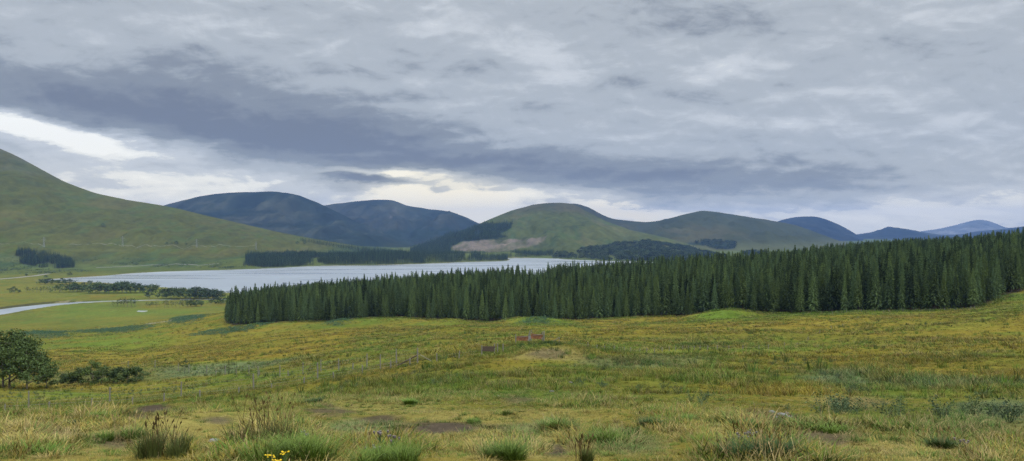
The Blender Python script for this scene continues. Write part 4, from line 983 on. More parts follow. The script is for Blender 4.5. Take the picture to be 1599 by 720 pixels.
# ------------------------------------------------------------------ pylons
M_STEEL = plain_material('grey galvanised steel', (.26, .27, .26), .5, .1, 1., metal=.3)
def pylon(label, px, py, hpx):
    p = hit(px, py, 1500.); h = hpx * p[1] / F; o = thing('electricity_pylon', label, 'pylon', tuple(p - np.array([0, 0, .3])), random.uniform(-.2, .2) + .5, 'pylons along the hillside')
    b = h * .075
    for sx in (-1, 1):
        for sy in (-1, 1):
            B = MB(); B.tube([(sx * b, sy * b, 0), (sx * b * .45, sy * b * .45, h * .55), (sx * .25, sy * .25, h)], [.34, .28, .2], 5); add('leg', B.mesh('leg', M_STEEL), o)
    for k, (f, w) in enumerate(((.62, .15), (.76, .19), (.90, .13))):
        B = MB(); L_ = w * h; B.tube([(-L_, 0, h * f), (0, 0, h * (f + .015)), (L_, 0, h * f)], [.12, .34, .12], 5); B.tube([(-L_, 0, h * f), (0, 0, h * (f + .05)), (L_, 0, h * f)], [.1, .16, .1], 4)
        a = add('cross_arm', B.mesh('cross_arm', M_STEEL), o)
        for s in (-1, 1):
            I = MB(); I.tube([(s * L_ * .97, 0, h * f), (s * L_ * .97, 0, h * f - h * .05)], .15, 5); add('insulator', I.mesh('insulator', M_STEEL), a)
    B = MB()
    for k in range(7):
        z0, z1 = h * k / 7 * .9, h * (k + 1) / 7 * .9; w0 = b * (1 - .98 * min(1, z0 / h)) + .1; w1 = b * (1 - .98 * min(1, z1 / h)) + .1
        for sx in (-1, 1): B.tube([(-w0 * sx, -w0, z0), (w1 * sx, -w1, z1)], .13, 4); B.tube([(-w0 * sx, w0, z0), (w1 * sx, w1, z1)], .13, 4)
    add('lattice', B.mesh('lattice', M_STEEL), o)
pylon('pale lattice pylon directly above the small dark hillside wood', 68.5, 387, 16)
pylon('pale lattice pylon on open hillside between the wood and the railway trees', 191.5, 386.3, 16.5)
pylon('pale lattice pylon just past the small dark railway trees', 307, 387.5, 14)
pylon('pale lattice pylon above the start of the wooded point', 400, 390, 13)

# ------------------------------------------------------------------ stones, rushes, tussocks, flowers
M_STONE = plain_material('pale lichened stone', (.19, .185, .17), .9, .35, 5.)
M_DARKSTONE = plain_material('grey wet stone', (.16, .155, .15), .7, .4, 6.)
def stone(label, px, py, wpx, fl=.45, m=None, group=None):
    p = hit(px, py); w = wpx / F * p[1] / 2; r = random.Random(px); bm = []
    import bmesh
    b = bmesh.new(); bmesh.ops.create_icosphere(b, subdivisions=3, radius=1)
    ox = r.uniform(0, 50)
    for v in b.verts:
        n = float(fbm(np.array([v.co.x * 1.3 + ox]), np.array([v.co.y * 1.3 + v.co.z * 2]), 7, 3)[0]); v.co *= 1 + .38 * n
        v.co.x *= w; v.co.y *= w * .8; v.co.z *= w * fl
    me = bpy.data.meshes.new('stone'); b.to_mesh(me); b.free(); me.materials.append(m or M_STONE); me.polygons.foreach_set('use_smooth', [True] * len(me.polygons))
    o = add('stone', me, None, (p[0], p[1], p[2] + w * fl * .25)); o.rotation_euler = (0, 0, r.uniform(0, 6)); tag(o, label, 'stone', group)
G_ = 'stones in the boggy gap'
stone('flat pale stone lying in the tall grass before the big rush bank', 335, 689, 22, .25)
stone('rounded pale stone at the very edge of the grass', 4, 684, 14, .6)
stone('small stone just past the rounded one by the trampled grass', 21, 688, 9, .5)
stone('upright pale stone at the near end of the boggy stone patch', 1206, 645, 10, .7, None, G_)
stone('largest pale stone of the boggy stone patch', 1221, 649, 16, .4, None, G_)
stone('flat grey stone beside the largest one in the boggy patch', 1233, 652, 12, .35, M_DARKSTONE, G_)
stone('small grey stone in front of the upright boggy patch stone', 1211, 652, 9, .4, M_DARKSTONE, G_)
stone('little pale stone at the far end of the boggy patch', 1229, 646, 7, .5, None, G_)
stone('small whitish stone in the moor past the first muddy path', 891, 598, 7, .5)
stone('pair stone, greyer and lower, near the whitish moor stone', 861, 612, 8, .4, M_DARKSTONE)
stone('grey stone in the trampled path below the knoll', 778, 620, 11, .35)
stone('tiny pale stone on the mossy turf between the tussocks', 1058, 681, 8, .4)

M_TUS = leaf_material('lush tussock grass', (.100, .175, .024), .5, (1.35, 1.15, 1.0), .6)
M_TUSD = leaf_material('dark tussock grass', (.040, .080, .018), .5, (1.3, 1.2, 1.0), .6)
M_RUSH = leaf_material('rush stems', (.088, .110, .030), .5, (1.4, 1.15, .9), .6)
M_RUSHB = leaf_material('brown rush tips', (.105, .080, .032), .5, (1.2, 1.1, .9), .8)
M_SEED = leaf_material('straw seed heads', (.34, .26, .12), .4, (1.1, 1.05, .9), .85)
def tussock(label, px, py, wpx, hpx, mat, seed, name='grass_tussock', group=None, seeds=0, dens=1.0, upright=0.0):
    p = hit(px, py); w = wpx / F * p[1] / 2; h = hpx / F * p[1]; n = int(900 * dens * min(1.6, w / .3 + .3))
    r = random.Random(seed); B = MB()
    nb = max(3, int(wpx / 14))
    for k in range(nb):            # several crowns that grew together
        a = r.uniform(0, 6.28); q = r.random() ** .5 * w * .72; dx, dy = math.cos(a) * q, math.sin(a) * q * 1.3
        c = clump_mesh(n // nb, h * r.uniform(.75, 1.15) * (1.1 - .3 * q / w), w * .34, .0042 * max(1, p[1] / 11), seed * 31 + k, .85, 4, upright)
        dz = gz1(p[0] + dx, p[1] + dy) - p[2]
        B.poly([(v[0] + dx, v[1] + dy, v[2] + dz) for v in c.v], c.f)
    o = add(name, B.mesh(name, mat), None, tuple(p)); tag(o, label, 'tussock' if 'tuss' in name else 'rushes', group)
    if seeds:
        s = stalk_mesh(seeds, h * 1.18, w * .8, seed, .07, .011, .003); add('seed_heads', s.mesh('seed_heads', M_SEED if 'tuss' in name else M_RUSHB), o)
GT = 'bright green tussocks on the trampled turf'
tussock('arching dark green tussock with straw seed heads behind the tall rushes', 188, 688, 62, 30, M_TUS, 1, group=GT, seeds=16)
tussock('tall rush clump with brown tips near the muddy patch', 252, 712, 78, 48, M_RUSH, 2, 'rush_clump', seeds=26, upright=.55)
tussock('broad rush bank with brown tops at the middle of the grass edge', 412, 708, 115, 64, M_RUSH, 3, 'rush_clump', seeds=40, upright=.45)
tussock('tall bright grass bank growing beside the broad rush bank', 455, 724, 150, 62, M_TUS, 4, group=GT, dens=1.5)
tussock('low spiky grass at the foot of the purple thistles', 600, 722, 120, 34, M_TUS, 5, group=GT, dens=1.2)
tussock('thick green tussock between the muddy patches, frame bottom', 795, 716, 92, 36, M_TUS, 6, group=GT, dens=1.4)
tussock('long bright green tussock stretching across the mossy turf', 946, 700, 92, 36, M_TUS, 7, group=GT, dens=1.4)
tussock('pale green rounded tussock before the long bright one', 868, 675, 56, 28, M_TUS, 8, group=GT)
tussock('dark green tussock with spiky top beyond the long bright one', 1015, 669, 44, 22, M_TUSD, 9, group=GT)
tussock('small tussock just past the spiky dark one', 1076, 658, 36, 15, M_TUS, 10, group=GT)
tussock('wide low tussock near the boggy stone patch', 1170, 668, 58, 18, M_TUS, 11, group=GT)
tussock('big shaggy grass bank with thistles before the muddy strip', 1190, 722, 130, 50, M_TUSD, 12, group=GT, seeds=20, dens=1.4)
tussock('dark round tussock with dry stalks on the pale grass', 1473, 700, 54, 24, M_TUSD, 13, group=GT, seeds=12)
tussock('small dark tussock at the crest before the fence', 483, 631, 38, 13, M_TUSD, 14, group=GT)
tussock('bright little tussock beside the muddy hollow', 152, 656, 42, 17, M_TUS, 15, group=GT)
tussock('bright little tussock by the crest in the middle of the turf', 644, 633, 30, 13, M_TUS, 16, group=GT)
tussock('lone dark tuft between the trampled grass and muddy hollow', 119, 664, 22, 13, M_TUSD, 17, group=GT)
tussock('bright tufted strip below the dark heath', 1300, 672, 90, 18, M_TUS, 18, group=GT)
tussock('green tuft beside the muddy path in the middle', 745, 662, 34, 12, M_TUS, 19, group=GT)
tussock('rushy tuft with brown stems below the mud at the bottom', 908, 724, 36, 30, M_RUSH, 20, 'rush_clump', seeds=24, upright=.5)
M_YEL = plain_material('yellow ragwort petals', (.75, .52, .02), .6, .2, 40.); M_GSTEM = plain_material('green stems', (.07, .12, .03), .7, .25, 20.)
def ragwort(label, px, Y, top, seed):
    x, y = pt(px, Y); z = gz1(x, y); h = EYE - Y * (top - CY) / F - z; r = random.Random(seed)
    o = thing('ragwort_plant', label, 'flower', (x, y, z), r.uniform(0, 6), 'yellow ragwort flowers')
    S = MB(); S.tube([(0, 0, -.03), (.01, 0, h * .5), (0, .01, h * .85)], [.006, .005, .004], 5); H = MB(); LV = MB()
    for k in range(9):
        a = r.uniform(0, 6.28); q = r.uniform(.005, .06); c = Vector((math.cos(a) * q, math.sin(a) * q, h * r.uniform(.93, 1.02))); S.tube([(0, 0, h * .72), c], [.003, .002], 4, False)
        n = 10; rad = r.uniform(.010, .015); ring = [(c.x + math.cos(6.283 * j / n) * rad * (1 if j % 2 else .55), c.y + math.sin(6.283 * j / n) * rad * (1 if j % 2 else .55), c.z + r.uniform(-.004, .004)) for j in range(n)]
        H.poly(ring + [(c.x, c.y, c.z + .010), (c.x, c.y, c.z - .006)], [(j, (j + 1) % n, n) for j in range(n)] + [((j + 1) % n, j, n + 1) for j in range(n)])
    for k in range(14):
        a = r.uniform(0, 6.28); zz = h * r.uniform(.1, .75); l = r.uniform(.05, .11); d = Vector((math.cos(a), math.sin(a), .3)); s = Vector((-math.sin(a), math.cos(a), 0)) * .014; b = Vector((0, 0, zz))
        LV.poly([b, b + d * l * .5 + s, b + d * l, b + d * l * .5 - s], [(0, 1, 2, 3)])
    add('stem', S.mesh('stem', M_GSTEM), o); add('flower_heads', H.mesh('flower_heads', M_YEL), o); add('leaves', LV.mesh('leaves', M_GSTEM), o)
ragwort('yellow ragwort plant, first of the three at the bottom edge', 421, 7.6, 711, 1)
ragwort('low yellow ragwort plant between its two taller neighbours', 431, 7.4, 716, 2)
ragwort('tallest yellow ragwort plant, last of the three at the bottom edge', 444, 7.5, 707, 3)
M_THI = plain_material('faded thistle heads', (.17, .14, .14), .85, .25, 40.)
def thistle(label, px, Y, top, seed):
    x, y = pt(px, Y); z = gz1(x, y); h = EYE - Y * (top - CY) / F - z; r = random.Random(seed)
    o = thing('thistle_plant', label, 'thistle', (x, y, z), r.uniform(0, 6), 'faded thistles')
    S = MB(); S.tube([(0, 0, -.03), (.02, 0, h * .55), (0, .02, h * .95)], [.006, .005, .003], 5); H = MB()
    for k in range(7):
        a = r.uniform(0, 6.28); q = r.uniform(.02, .10); e = Vector((math.cos(a) * q, math.sin(a) * q, h * r.uniform(.78, 1.0))); S.tube([(0, 0, h * r.uniform(.45, .7)), e], [.004, .003], 4, False)
        H.tube([e, e + Vector((0, 0, .014)), e + Vector((0, 0, .034))], [.006, .013, .016], 6)
    for k in range(12):
        a = r.uniform(0, 6.28); zz = h * r.uniform(.05, .7); l = r.uniform(.06, .12); d = Vector((math.cos(a), math.sin(a), .35)); s = Vector((-math.sin(a), math.cos(a), 0)) * .012; b = Vector((0, 0, zz)); S.poly([b, b + d * l * .5 + s, b + d * l, b + d * l * .5 - s], [(0, 1, 2, 3)])
    add('stem', S.mesh('stem', M_GSTEM), o); add('flower_heads', H.mesh('flower_heads', M_THI), o)
for i, (px, Y, top, lab) in enumerate([(594,10.2,676,'tallest faded thistle above the spiky low grass'),(612,10.4,684,'short faded thistle just beyond the tallest one'),(583,9.6,700,'low thistle at the front of the spiky grass'),(470,10.5,678,'faded thistle among the bright grass bank'),(1158,10.5,680,'thistle at the front of the shaggy grass bank'),(1176,10.8,676,'thistle behind the front one in the shaggy bank'),(1500,10.2,690,'lone thistle by the dark round tussock')]):
    thistle(lab, px, Y, top, 30 + i)

# ------------------------------------------------------------------ ground cover nobody could count
M_BLADE = blade_material('meadow grass', (1.04, 1.02, .9)); M_DRY = blade_material('dry grass', (1, 1, 1), (.30, .23, .10), .55); M_GREENB = blade_material('green grass', (.8, 1.1, .9), (.065, .125, .02), .55)
M_TUSI = blade_material('fresh tuft grass', (.6, .8, .8), (.070, .145, .018), .8)
M_SEEDI = blade_material('pale seed heads', (1, 1, 1), (.40, .31, .16), .8)
CL = []
for i in range(5):
    a = clump_mesh(34, .085, .11, .0046, 900 + i, 1.2); CL.append(proto(joined('grass stamp', [(a, M_BLADE)])))
for i in range(3):
    a = clump_mesh(34, .09, .11, .0040, 910 + i, 1.3); s = stalk_mesh(1, .17, .08, 920 + i, .035, .004, .0016); CL.append(proto(joined('dry grass stamp', [(a, M_DRY)] + ([(s, M_SEEDI)] if i == 0 else []))))
for i in range(3):
    a = clump_mesh(36, .10, .11, .0048, 930 + i, 1.1); CL.append(proto(joined('green grass stamp', [(a, M_GREENB)])))
MID = []
for i in range(4): MID.append(proto(joined('moor grass stamp', [(clump_mesh(24, .34, .2, .010, 950 + i, .9), M_BLADE)])))
for i in range(2): MID.append(proto(joined('moor straw stamp', [(clump_mesh(22, .38, .2, .008, 960 + i, .7), M_DRY)])))
for i in range(2): MID.append(proto(joined('moor green stamp', [(clump_mesh(24, .36, .22, .011, 970 + i, .9), M_GREENB)])))
FARG = [proto(joined('tussock stamp', [(clump_mesh(22, .55, .55, .030, 980 + i, 1.1), (M_BLADE, M_DRY, M_GREENB, M_BLADE)[i])])) for i in range(4)]
TALL = prep_blobs([(430,690,90,36,GREEN,1.),(600,705,70,14,GREEN,.9),(795,700,50,14,GREEN,.8),(945,690,60,14,GREEN,.8),(1200,705,90,20,GREEN,1.),(870,665,30,10,GREEN,.7),(930,628,90,9,STRAW,1.1),(1290,668,70,10,GREEN,.8),(1430,668,130,12,STRAW,.8),(1480,690,60,14,GREEN,.7),(150,650,60,8,GREEN,.8),(190,680,50,12,GREEN,.7),(250,700,60,14,GREEN,.8),(330,640,60,6,GREEN,.6),(480,630,60,6,GREEN,.6),(440,625,40,5,STRAW,.8),(1560,700,60,20,STRAW,.7),(1100,690,40,10,GREEN,.5),(660,620,200,6,GREEN,.5),(60,650,80,8,OCHRE,.6),(1050,640,50,8,GREEN,.6),(1180,655,60,8,GREEN,.6)])
def tallness(x, y):
    t = np.zeros(np.shape(x)); n3 = fbm(x / 1.3, y / 1.6, 271, 3)
    for (bx, by, lx, ly, px, bc, bs) in TALL:
        d = np.hypot((x - bx * y / by) / lx, (y - by) / ly) + .5 * n3; t = np.maximum(t, bs * (1 - smooth(.5, 1.25, d)))
    return np.clip(t + .22 * smooth(.1, .6, fbm(x / 2.6, y / 3., 281, 3)), 0, 1.2)
def polar(r0, r1, dens, seed):
    rng = np.random.default_rng(seed); A = .70; n = int(dens * A * (r1 * r1 - r0 * r0)); r = np.sqrt(rng.uniform(r0 * r0, r1 * r1, n)); a = rng.uniform(-A, A, n)
    return r * np.sin(a), r * np.cos(a), rng
def cover(name, label, r0, r1, dens, protos, seed, base, patch, cat='grass', avoid=True):
    x, y, rng = polar(r0, r1, dens, seed)
    n = fbm(x / patch, y / patch, seed, 3); k = rng.random(len(x)) < np.clip(.72 + .8 * n, .35, 1)
    if avoid: k &= rng.random(len(x)) > bare(x, y) * 1.02
    k &= ~inside(x, y, FOREST)
    x, y = x[k], y[k]; t = tallness(x, y) if r1 < 50 else np.clip(.3 + .8 * fbm(x / 7, y / 9, seed + 1, 3), 0, 1)
    n = fbm(x / patch, y / patch, seed, 3)
    s = base * rng.uniform(.7, 1.25, len(x)) * (.52 + 1.3 * t + .22 * n); c = meadow(x, y)
    return scatter(name, label, protos, x, y, ground_z(x, y) - .01, s, c, .18, cat, seed)
cover('short_grass', 'trampled short grass of the nearest turf', 6, 14, 300, CL, 1001, 1.0, 1.4)
cover('turf_grass', 'patchy rough grass of the turf out to the crest', 13.5, 38, 85, CL, 1002, 1.35, 2.2)
LUMP = []
for i in range(6):
    a = clump_mesh(110, .17, .17, .0050, 940 + i, 1.15, 4); b = clump_mesh(30, .19, .15, .0040, 946 + i, .9); LUMP.append(proto(joined('tuft stamp', [(a, (M_BLADE, M_GREENB, M_GREENB, M_BLADE, M_TUSI, M_DRY)[i]), (b, (M_DRY, M_BLADE, M_DRY, M_GREENB, M_GREENB, M_BLADE)[i])])))
cover('tufted_grass', 'small rough tufts and tangled green clumps all over the near turf', 6.5, 40, 3.6, LUMP, 1005, .95, 1.1)
cover('moor_grass', 'rough ochre and green moor grass on the slope round the fences', 36, 120, 4.6, MID, 1003, 1.25, 7)
cover('valley_grass', 'dark tufts and rank grass over the lower meadow and flood plain', 430, 1000, .055, FARG, 1006, 1.7, 60)
cover('meadow_grass', 'tussocky yellow green grass of the wide meadow before the plantation', 115, 440, .85, FARG, 1004, 1.0, 24)
SHR = [proto(joined('myrtle stamp', [(shrub_mesh(.40, 1100 + i, 190, .021, .34), M_MYRTLE)])) for i in range(4)]
def region_cover(name, label, ells, dens, protos, seed, scale, cat):
    rng = np.random.default_rng(seed); xs = []; ys = []
    for (bx, by, lx, ly, px, bc, bs) in prep_blobs([(a, b, c, d, GREEN, 1.) for a, b, c, d in ells]):
        n = int(min(14000, dens * lx * ly * 4)); x = bx + rng.uniform(-1.4, 1.4, n) * lx; y = by + rng.uniform(-1.3, 1.3, n) * ly; x = x * y / by
        d = np.hypot((x - bx * y / by) / lx, (y - by) / ly); nn = fbm(x / 3.2, y / 4.5, seed, 3)
        k = (d + .7 * nn + rng.uniform(-.2, .2, n) < .85) & (y > 5); xs.append(x[k]); ys.append(y[k])
    x = np.concatenate(xs); y = np.concatenate(ys)
    return scatter(name, label, protos, x, y, ground_z(x, y) - .02, scale * rng.uniform(.6, 1.3, len(x)), None, .15, cat, seed)
region_cover('bog_myrtle_shrubbery', 'low bluish green bog myrtle spreading over the slope', [(1560,640,80,20),(1480,600,130,9),(1310,590,55,9),(1340,612,40,4),(980,575,90,8),(1250,640,60,5),(1350,648,80,8),(1085,633,24,7),(920,600,40,5),(1035,612,60,6),(350,578,120,4),(130,590,110,10),(560,603,100,8),(470,585,60,5),(720,592,40,5),(690,600,60,5),(60,620,80,8),(1020,560,70,4),(1240,570,60,4),(1480,560,90,4),(230,612,100,6),(1430,632,70,6)], .55, SHR, 1201, .95, 'shrubs')
def edge_cover():
    rng = np.random.default_rng(1502); P = np.array(FOREST)[1:19]; d = np.r_[0, np.cumsum(np.hypot(*np.diff(P, axis=0).T))]; n = 5200; t = rng.uniform(0, d[-1], n)
    x = np.interp(t, d, P[:, 0]) + rng.normal(0, 1.2, n); y = np.interp(t, d, P[:, 1]) + rng.normal(-1.2, 2.6, n); k = fbm(x / 14, y / 14, 1503, 3) > -.25; x, y = x[k], y[k]
    scatter('edge_grass', 'long rough grass and brash along the foot of the plantation', FARG, x, y, ground_z(x, y) - .02, rng.uniform(.8, 2.1, len(x)), meadow(x, y) * np.array([.8, 1., .9]), .2, 'grass', 1504)
edge_cover()
DRUSH = [proto(joined('rush stamp', [(clump_mesh(34, .55, .26, .014, 1450 + i, .6, 3, .3), (M_TUSD, M_RUSH, M_TUS)[i])])) for i in range(3)]
cover('rush_tufts_grass', 'dark green rush tufts dotted over the moor and meadow', 34, 390, .040, DRUSH, 1407, 1.35, 18)
BRK = [proto(joined('bracken stamp', [(bracken_mesh(.75, 1300 + i), M_BRACKEN)])) for i in range(4)]
region_cover('bracken_patches_foliage', 'dark bracken patches on the lower meadow and mound', [(525,502,22,4),(292,497,26,3.2),(345,518,44,4),(380,513,30,2.5),(410,507,16,2),(70,520,40,3),(180,515,60,3),(840,503,30,3)], .8, BRK, 1303, 1.7, 'bracken')
region_cover('rush_foliage', 'dark green rushes along the fence line over the knoll', [(670,562,28,3),(700,556,24,2.5),(735,551,26,2.5),(765,547,24,2.5),(800,543,26,2.5),(830,539,26,3),(862,536,28,3),(895,536,20,2.5),(700,575,20,4),(635,572,26,3),(1100,538,60,2)], 2.2, [proto(joined('rush stamp', [(clump_mesh(30, .5, .22, .012, 1400 + i, .5, 3, .3), M_TUSD)])) for i in range(3)], 1405, 1.0, 'rushes')

# ------------------------------------------------------------------ sky
def build_sky():
    w = bpy.data.worlds.new('World'); SC.world = w; w.use_nodes = True; nt = w.node_tree
    for n in list(nt.nodes): nt.nodes.remove(n)
    out = N(nt, 'ShaderNodeOutputWorld'); bg = N(nt, 'ShaderNodeBackground'); bg.inputs['Strength'].default_value = .1; L(nt, bg.outputs[0], out.inputs[0])
    tc = N(nt, 'ShaderNodeTexCoord'); sep = N(nt, 'ShaderNodeSeparateXYZ'); L(nt, tc.outputs['Generated'], sep.inputs[0])
    x, y, z = sep.outputs
    az = math_node(nt, 'ARCTAN2', x, y); el = math_node(nt, 'ARCSINE', z)
    zp = math_node(nt, 'ADD', math_node(nt, 'MAXIMUM', z, 0.), .21)
    cp = N(nt, 'ShaderNodeCombineXYZ'); L(nt, math_node(nt, 'DIVIDE', x, zp), cp.inputs[0]); L(nt, math_node(nt, 'DIVIDE', y, zp), cp.inputs[1])
    def noise(scale, detail, rough, off=(0, 0, 0), st=(1, 1, 1), dist=0., lac=2.0, rot=0.):
        mp = N(nt, 'ShaderNodeMapping'); mp.inputs['Scale'].default_value = tuple(s * scale for s in st); mp.inputs['Location'].default_value = off; mp.inputs['Rotation'].default_value = (0, 0, rot); L(nt, cp.outputs[0], mp.inputs['Vector'])
        n = N(nt, 'ShaderNodeTexNoise'); n.inputs['Scale'].default_value = 1; n.inputs['Detail'].default_value = detail; n.inputs['Roughness'].default_value = rough; n.inputs['Distortion'].default_value = dist; n.inputs['Lacunarity'].default_value = lac; L(nt, mp.outputs[0], n.inputs['Vector'])
        return n.outputs['Fac']
    ang = N(nt, 'ShaderNodeCombineXYZ'); L(nt, az, ang.inputs[0]); L(nt, el, ang.inputs[1])
    def anoise(sx, sy, detail, rough, off=(0, 0, 0), dist=.3, rot=0.):
        mp = N(nt, 'ShaderNodeMapping'); mp.inputs['Scale'].default_value = (sx, sy, 1); mp.inputs['Location'].default_value = off; mp.inputs['Rotation'].default_value = (0, 0, rot); L(nt, ang.outputs[0], mp.inputs['Vector'])
        n = N(nt, 'ShaderNodeTexNoise'); n.inputs['Scale'].default_value = 1; n.inputs['Detail'].default_value = detail; n.inputs['Roughness'].default_value = rough; n.inputs['Distortion'].default_value = dist; L(nt, mp.outputs[0], n.inputs['Vector'])
        return n.outputs['Fac']
    # wispy displacement of the cloud banks
    wa = noise(1.1, 7, .58, (3, 1, 0)); wb = noise(.9, 7, .6, (11, 5, 2))
    ev = N(nt, 'ShaderNodeCombineXYZ')
    L(nt, math_node(nt, 'MULTIPLY_ADD', math_node(nt, 'SUBTRACT', wa, .5), .22, az), ev.inputs[0])
    L(nt, math_node(nt, 'MULTIPLY_ADD', math_node(nt, 'SUBTRACT', wb, .5), .085, el), ev.inputs[1])
    def A(px): return math.atan((px - CX) / F)
    def E(px, py): return math.atan((CY - py) / F * math.cos(A(px)))
    def blob(px, py, rx, ry, deg, amp):
        mp = N(nt, 'ShaderNodeMapping', vector_type='TEXTURE'); mp.inputs['Location'].default_value = (A(px), E(px, py), 0); mp.inputs['Rotation'].default_value = (0, 0, math.radians(-deg)); mp.inputs['Scale'].default_value = (rx / F, ry / F, 1); L(nt, ev.outputs[0], mp.inputs['Vector'])
        d = N(nt, 'ShaderNodeVectorMath', operation='DOT_PRODUCT'); L(nt, mp.outputs[0], d.inputs[0]); L(nt, mp.outputs[0], d.inputs[1])
        e = math_node(nt, 'POWER', 2.718, math_node(nt, 'MULTIPLY', d.outputs['Value'], -1.0)); return math_node(nt, 'MULTIPLY', e, amp)
    V = None
    for b in SKY_BLOBS:
        q = blob(*b); V = q if V is None else math_node(nt, 'ADD', V, q)
    big = noise(.55, 9, .55, (7, 2, 0), (1, 1, 1), .3); st = noise(.9, 8, .6, (1, 9, 0), (.55, 1.5, 1), .2, rot=.25)
    e1 = noise(2.6, 9, .58, (0, 0, 0), (.75, 1.3, 1), .45, rot=.2); e2 = noise(2.6, 9, .58, (0.05, .24, 0), (.75, 1.3, 1), .45, rot=.2)
    v = math_node(nt, 'ADD', V, SKY_BASE)
    v = math_node(nt, 'MULTIPLY_ADD', math_node(nt, 'SUBTRACT', big, .5), .32, v)
    v = math_node(nt, 'MULTIPLY_ADD', math_node(nt, 'SUBTRACT', st, .5), .26, v)
    v = math_node(nt, 'MULTIPLY_ADD', math_node(nt, 'SUBTRACT', e1, e2), .42, v)
    b1 = anoise(7, 18, 8, .54, (4, 2, 0), .6, .14); b2 = anoise(7, 18, 8, .54, (4, 2.28, 0), .6, .14)
    v = math_node(nt, 'MULTIPLY_ADD', math_node(nt, 'SUBTRACT', b1, b2), .52, v)
    c1 = anoise(20, 46, 7, .6, (1, 6, 0), .5, .12); c2 = anoise(20, 46, 7, .6, (1, 6.3, 0), .5, .12)
    v = math_node(nt, 'MULTIPLY_ADD', math_node(nt, 'SUBTRACT', c1, c2), .34, v)
    ramp = N(nt, 'ShaderNodeValToRGB'); L(nt, v, ramp.inputs[0]); cr = ramp.color_ramp; cr.interpolation = 'EASE'
    for i, (p, c) in enumerate(SKY_RAMP):
        e = cr.elements[i] if i < 2 else cr.elements.new(p)
        e.position = p; e.color = (*c, 1)
    hz = N(nt, 'ShaderNodeMapRange', interpolation_type='SMOOTHSTEP'); L(nt, el, hz.inputs['Value']); hz.inputs['From Min'].default_value = math.radians(4.5); hz.inputs['From Max'].default_value = 0.; hz.inputs['To Min'].default_value = 0.; hz.inputs['To Max'].default_value = .30
    L(nt, math_node(nt, 'ADD', v, hz.outputs[0]), ramp.inputs[0])
    # warm tint low in the gaps
    warm = None
    for b in [(700, 305, 110, 35, 0, 1.), (985, 332, 90, 14, 3, 1.), (620, 285, 90, 20, 0, .7), (60, 290, 200, 60, 0, .25)]:
        q = blob(*b); warm = q if warm is None else math_node(nt, 'ADD', warm, q)
    mw = N(nt, 'ShaderNodeMix', data_type='RGBA', blend_type='MULTIPLY'); L(nt, math_node(nt, 'MINIMUM', warm, 1.), mw.inputs['Factor']); L(nt, ramp.outputs[0], mw.inputs['A']); mw.inputs['B'].default_value = (1.06, 1.0, .86, 1)
    tn = N(nt, 'ShaderNodeMapRange', interpolation_type='SMOOTHSTEP'); L(nt, el, tn.inputs['Value']); tn.inputs['From Min'].default_value = math.radians(6.5); tn.inputs['From Max'].default_value = 0.
    mt = N(nt, 'ShaderNodeMix', data_type='RGBA', blend_type='MULTIPLY'); L(nt, tn.outputs[0], mt.inputs['Factor']); L(nt, mw.outputs['Result'], mt.inputs['A']); mt.inputs['B'].default_value = (1.36, 1.25, 1.0, 1)
    # an overcast sky is brighter overhead than near the horizon
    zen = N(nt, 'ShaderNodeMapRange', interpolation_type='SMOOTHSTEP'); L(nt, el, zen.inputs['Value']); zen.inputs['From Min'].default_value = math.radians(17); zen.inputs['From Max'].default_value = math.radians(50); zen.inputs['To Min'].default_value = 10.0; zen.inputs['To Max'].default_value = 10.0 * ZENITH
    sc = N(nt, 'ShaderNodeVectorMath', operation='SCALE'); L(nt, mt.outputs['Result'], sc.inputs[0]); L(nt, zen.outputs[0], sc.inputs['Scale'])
    sky = N(nt, 'ShaderNodeTexSky'); sky.sky_type = 'NISHITA'; sky.sun_disc = False; sky.sun_elevation = math.radians(SUN_EL); sky.sun_rotation = math.radians(SUN_AZ)
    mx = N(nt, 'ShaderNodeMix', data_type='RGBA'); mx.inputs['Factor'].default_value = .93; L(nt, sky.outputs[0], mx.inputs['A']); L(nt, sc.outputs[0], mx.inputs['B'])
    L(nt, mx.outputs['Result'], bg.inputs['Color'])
    w.cycles.sampling_method = 'MANUAL'; w.cycles.sample_map_resolution = 512
SUN_EL, SUN_AZ = 50., 150.
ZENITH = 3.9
SKY_BASE = .525
SKY_BLOBS = [(120,160,420,46,8,-.30),(480,212,330,44,10,-.32),(860,262,320,36,7,-.28),(1180,286,280,30,3,-.27),(330,110,300,30,5,-.06),(1130,15,110,30,0,-.16),(1250,250,200,40,0,-.05),
             (110,206,140,15,8,.75),(20,190,80,11,8,.35),(120,270,260,42,6,.20),(330,285,140,26,6,.20),(575,241,60,8,3,.20),(705,312,90,28,0,.85),(630,279,85,9,0,.70),(820,310,70,14,0,.2),(980,331,85,9,3,.95),
             (845,92,85,38,25,.24),(690,45,90,36,0,.10),(1140,95,90,25,0,.14),(1400,180,260,80,0,.07),(1560,315,130,24,0,.18),(1290,335,130,16,0,.18),
             (582,288,66,10,4,-.95),(692,307,20,10,0,-.62),(748,304,40,8,0,-.40),(1060,318,70,7,0,-.12),(1310,318,70,12,4,-.16)]
SKY_RAMP = [(0., (.185, .208, .262)), (1., (1.12, 1.12, 1.06)), (.25, (.268, .298, .342)), (.50, (.485, .525, .562)), (.72, (.665, .70, .735)), (.84, (.98, .99, .95))]
build_sky()
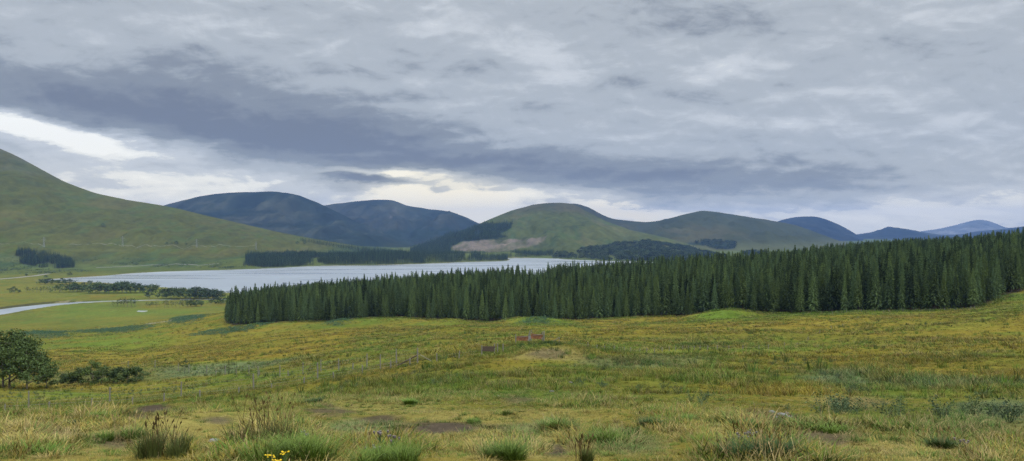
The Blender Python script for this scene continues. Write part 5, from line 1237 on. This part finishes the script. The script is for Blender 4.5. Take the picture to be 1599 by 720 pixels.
sd = bpy.data.lights.new('sun', 'SUN'); sd.energy = 1.5; sd.angle = math.radians(22); sd.color = (1, .96, .90)
so = bpy.data.objects.new('sun', sd); COL.objects.link(so)
az = math.radians(SUN_AZ); e = math.radians(SUN_EL)
so.rotation_euler = Vector((math.sin(az) * math.cos(e), math.cos(az) * math.cos(e), math.sin(e))).to_track_quat('Z', 'Y').to_euler()

# ------------------------------------------------------------------ the air
HAZE_D = 4.3e-5; HAZE_C = (.23, .42, .86)
def haze():
    B = MB(); z0, z1 = -140., 640.; B.box((0, 0, (z0 + z1) / 2), (46400, 46400, z1 - z0))
    m = bpy.data.materials.new('hazy air'); m.use_nodes = True; nt = m.node_tree
    for n in list(nt.nodes): nt.nodes.remove(n)
    out = N(nt, 'ShaderNodeOutputMaterial'); v = N(nt, 'ShaderNodeVolumePrincipled'); v.inputs['Color'].default_value = (*HAZE_C, 1); v.inputs['Density'].default_value = HAZE_D; L(nt, v.outputs[0], out.inputs['Volume'])
    o = add('haze', B.mesh('haze', m)); tag(o, 'thin blue air between the viewer and the far hills', kind='stuff'); o.display_type = 'WIRE'
haze()

# ------------------------------------------------------------------ camera and render
cd = bpy.data.cameras.new('camera'); cd.sensor_width = 36.; cd.lens = 36. * F / 1599.; cd.clip_start = .1; cd.clip_end = 80000
co = bpy.data.objects.new('camera', cd); COL.objects.link(co); co.location = (0, 0, EYE); co.rotation_euler = (math.radians(90), 0, 0); SC.camera = co
SC.render.engine = 'CYCLES'; SC.cycles.use_denoising = True; SC.cycles.denoising_prefilter = 'NONE'; SC.cycles.use_adaptive_sampling = False
SC.cycles.max_bounces = 6; SC.cycles.diffuse_bounces = 3; SC.cycles.glossy_bounces = 2; SC.cycles.volume_bounces = 0; SC.cycles.transparent_max_bounces = 8
SC.view_settings.view_transform = 'Standard'; SC.view_settings.look = 'None'; SC.view_settings.exposure = 0.0; SC.view_settings.gamma = 1.0; SC.view_settings.use_curve_mapping = False
SC.render.resolution_x = 1024; SC.render.resolution_y = 461
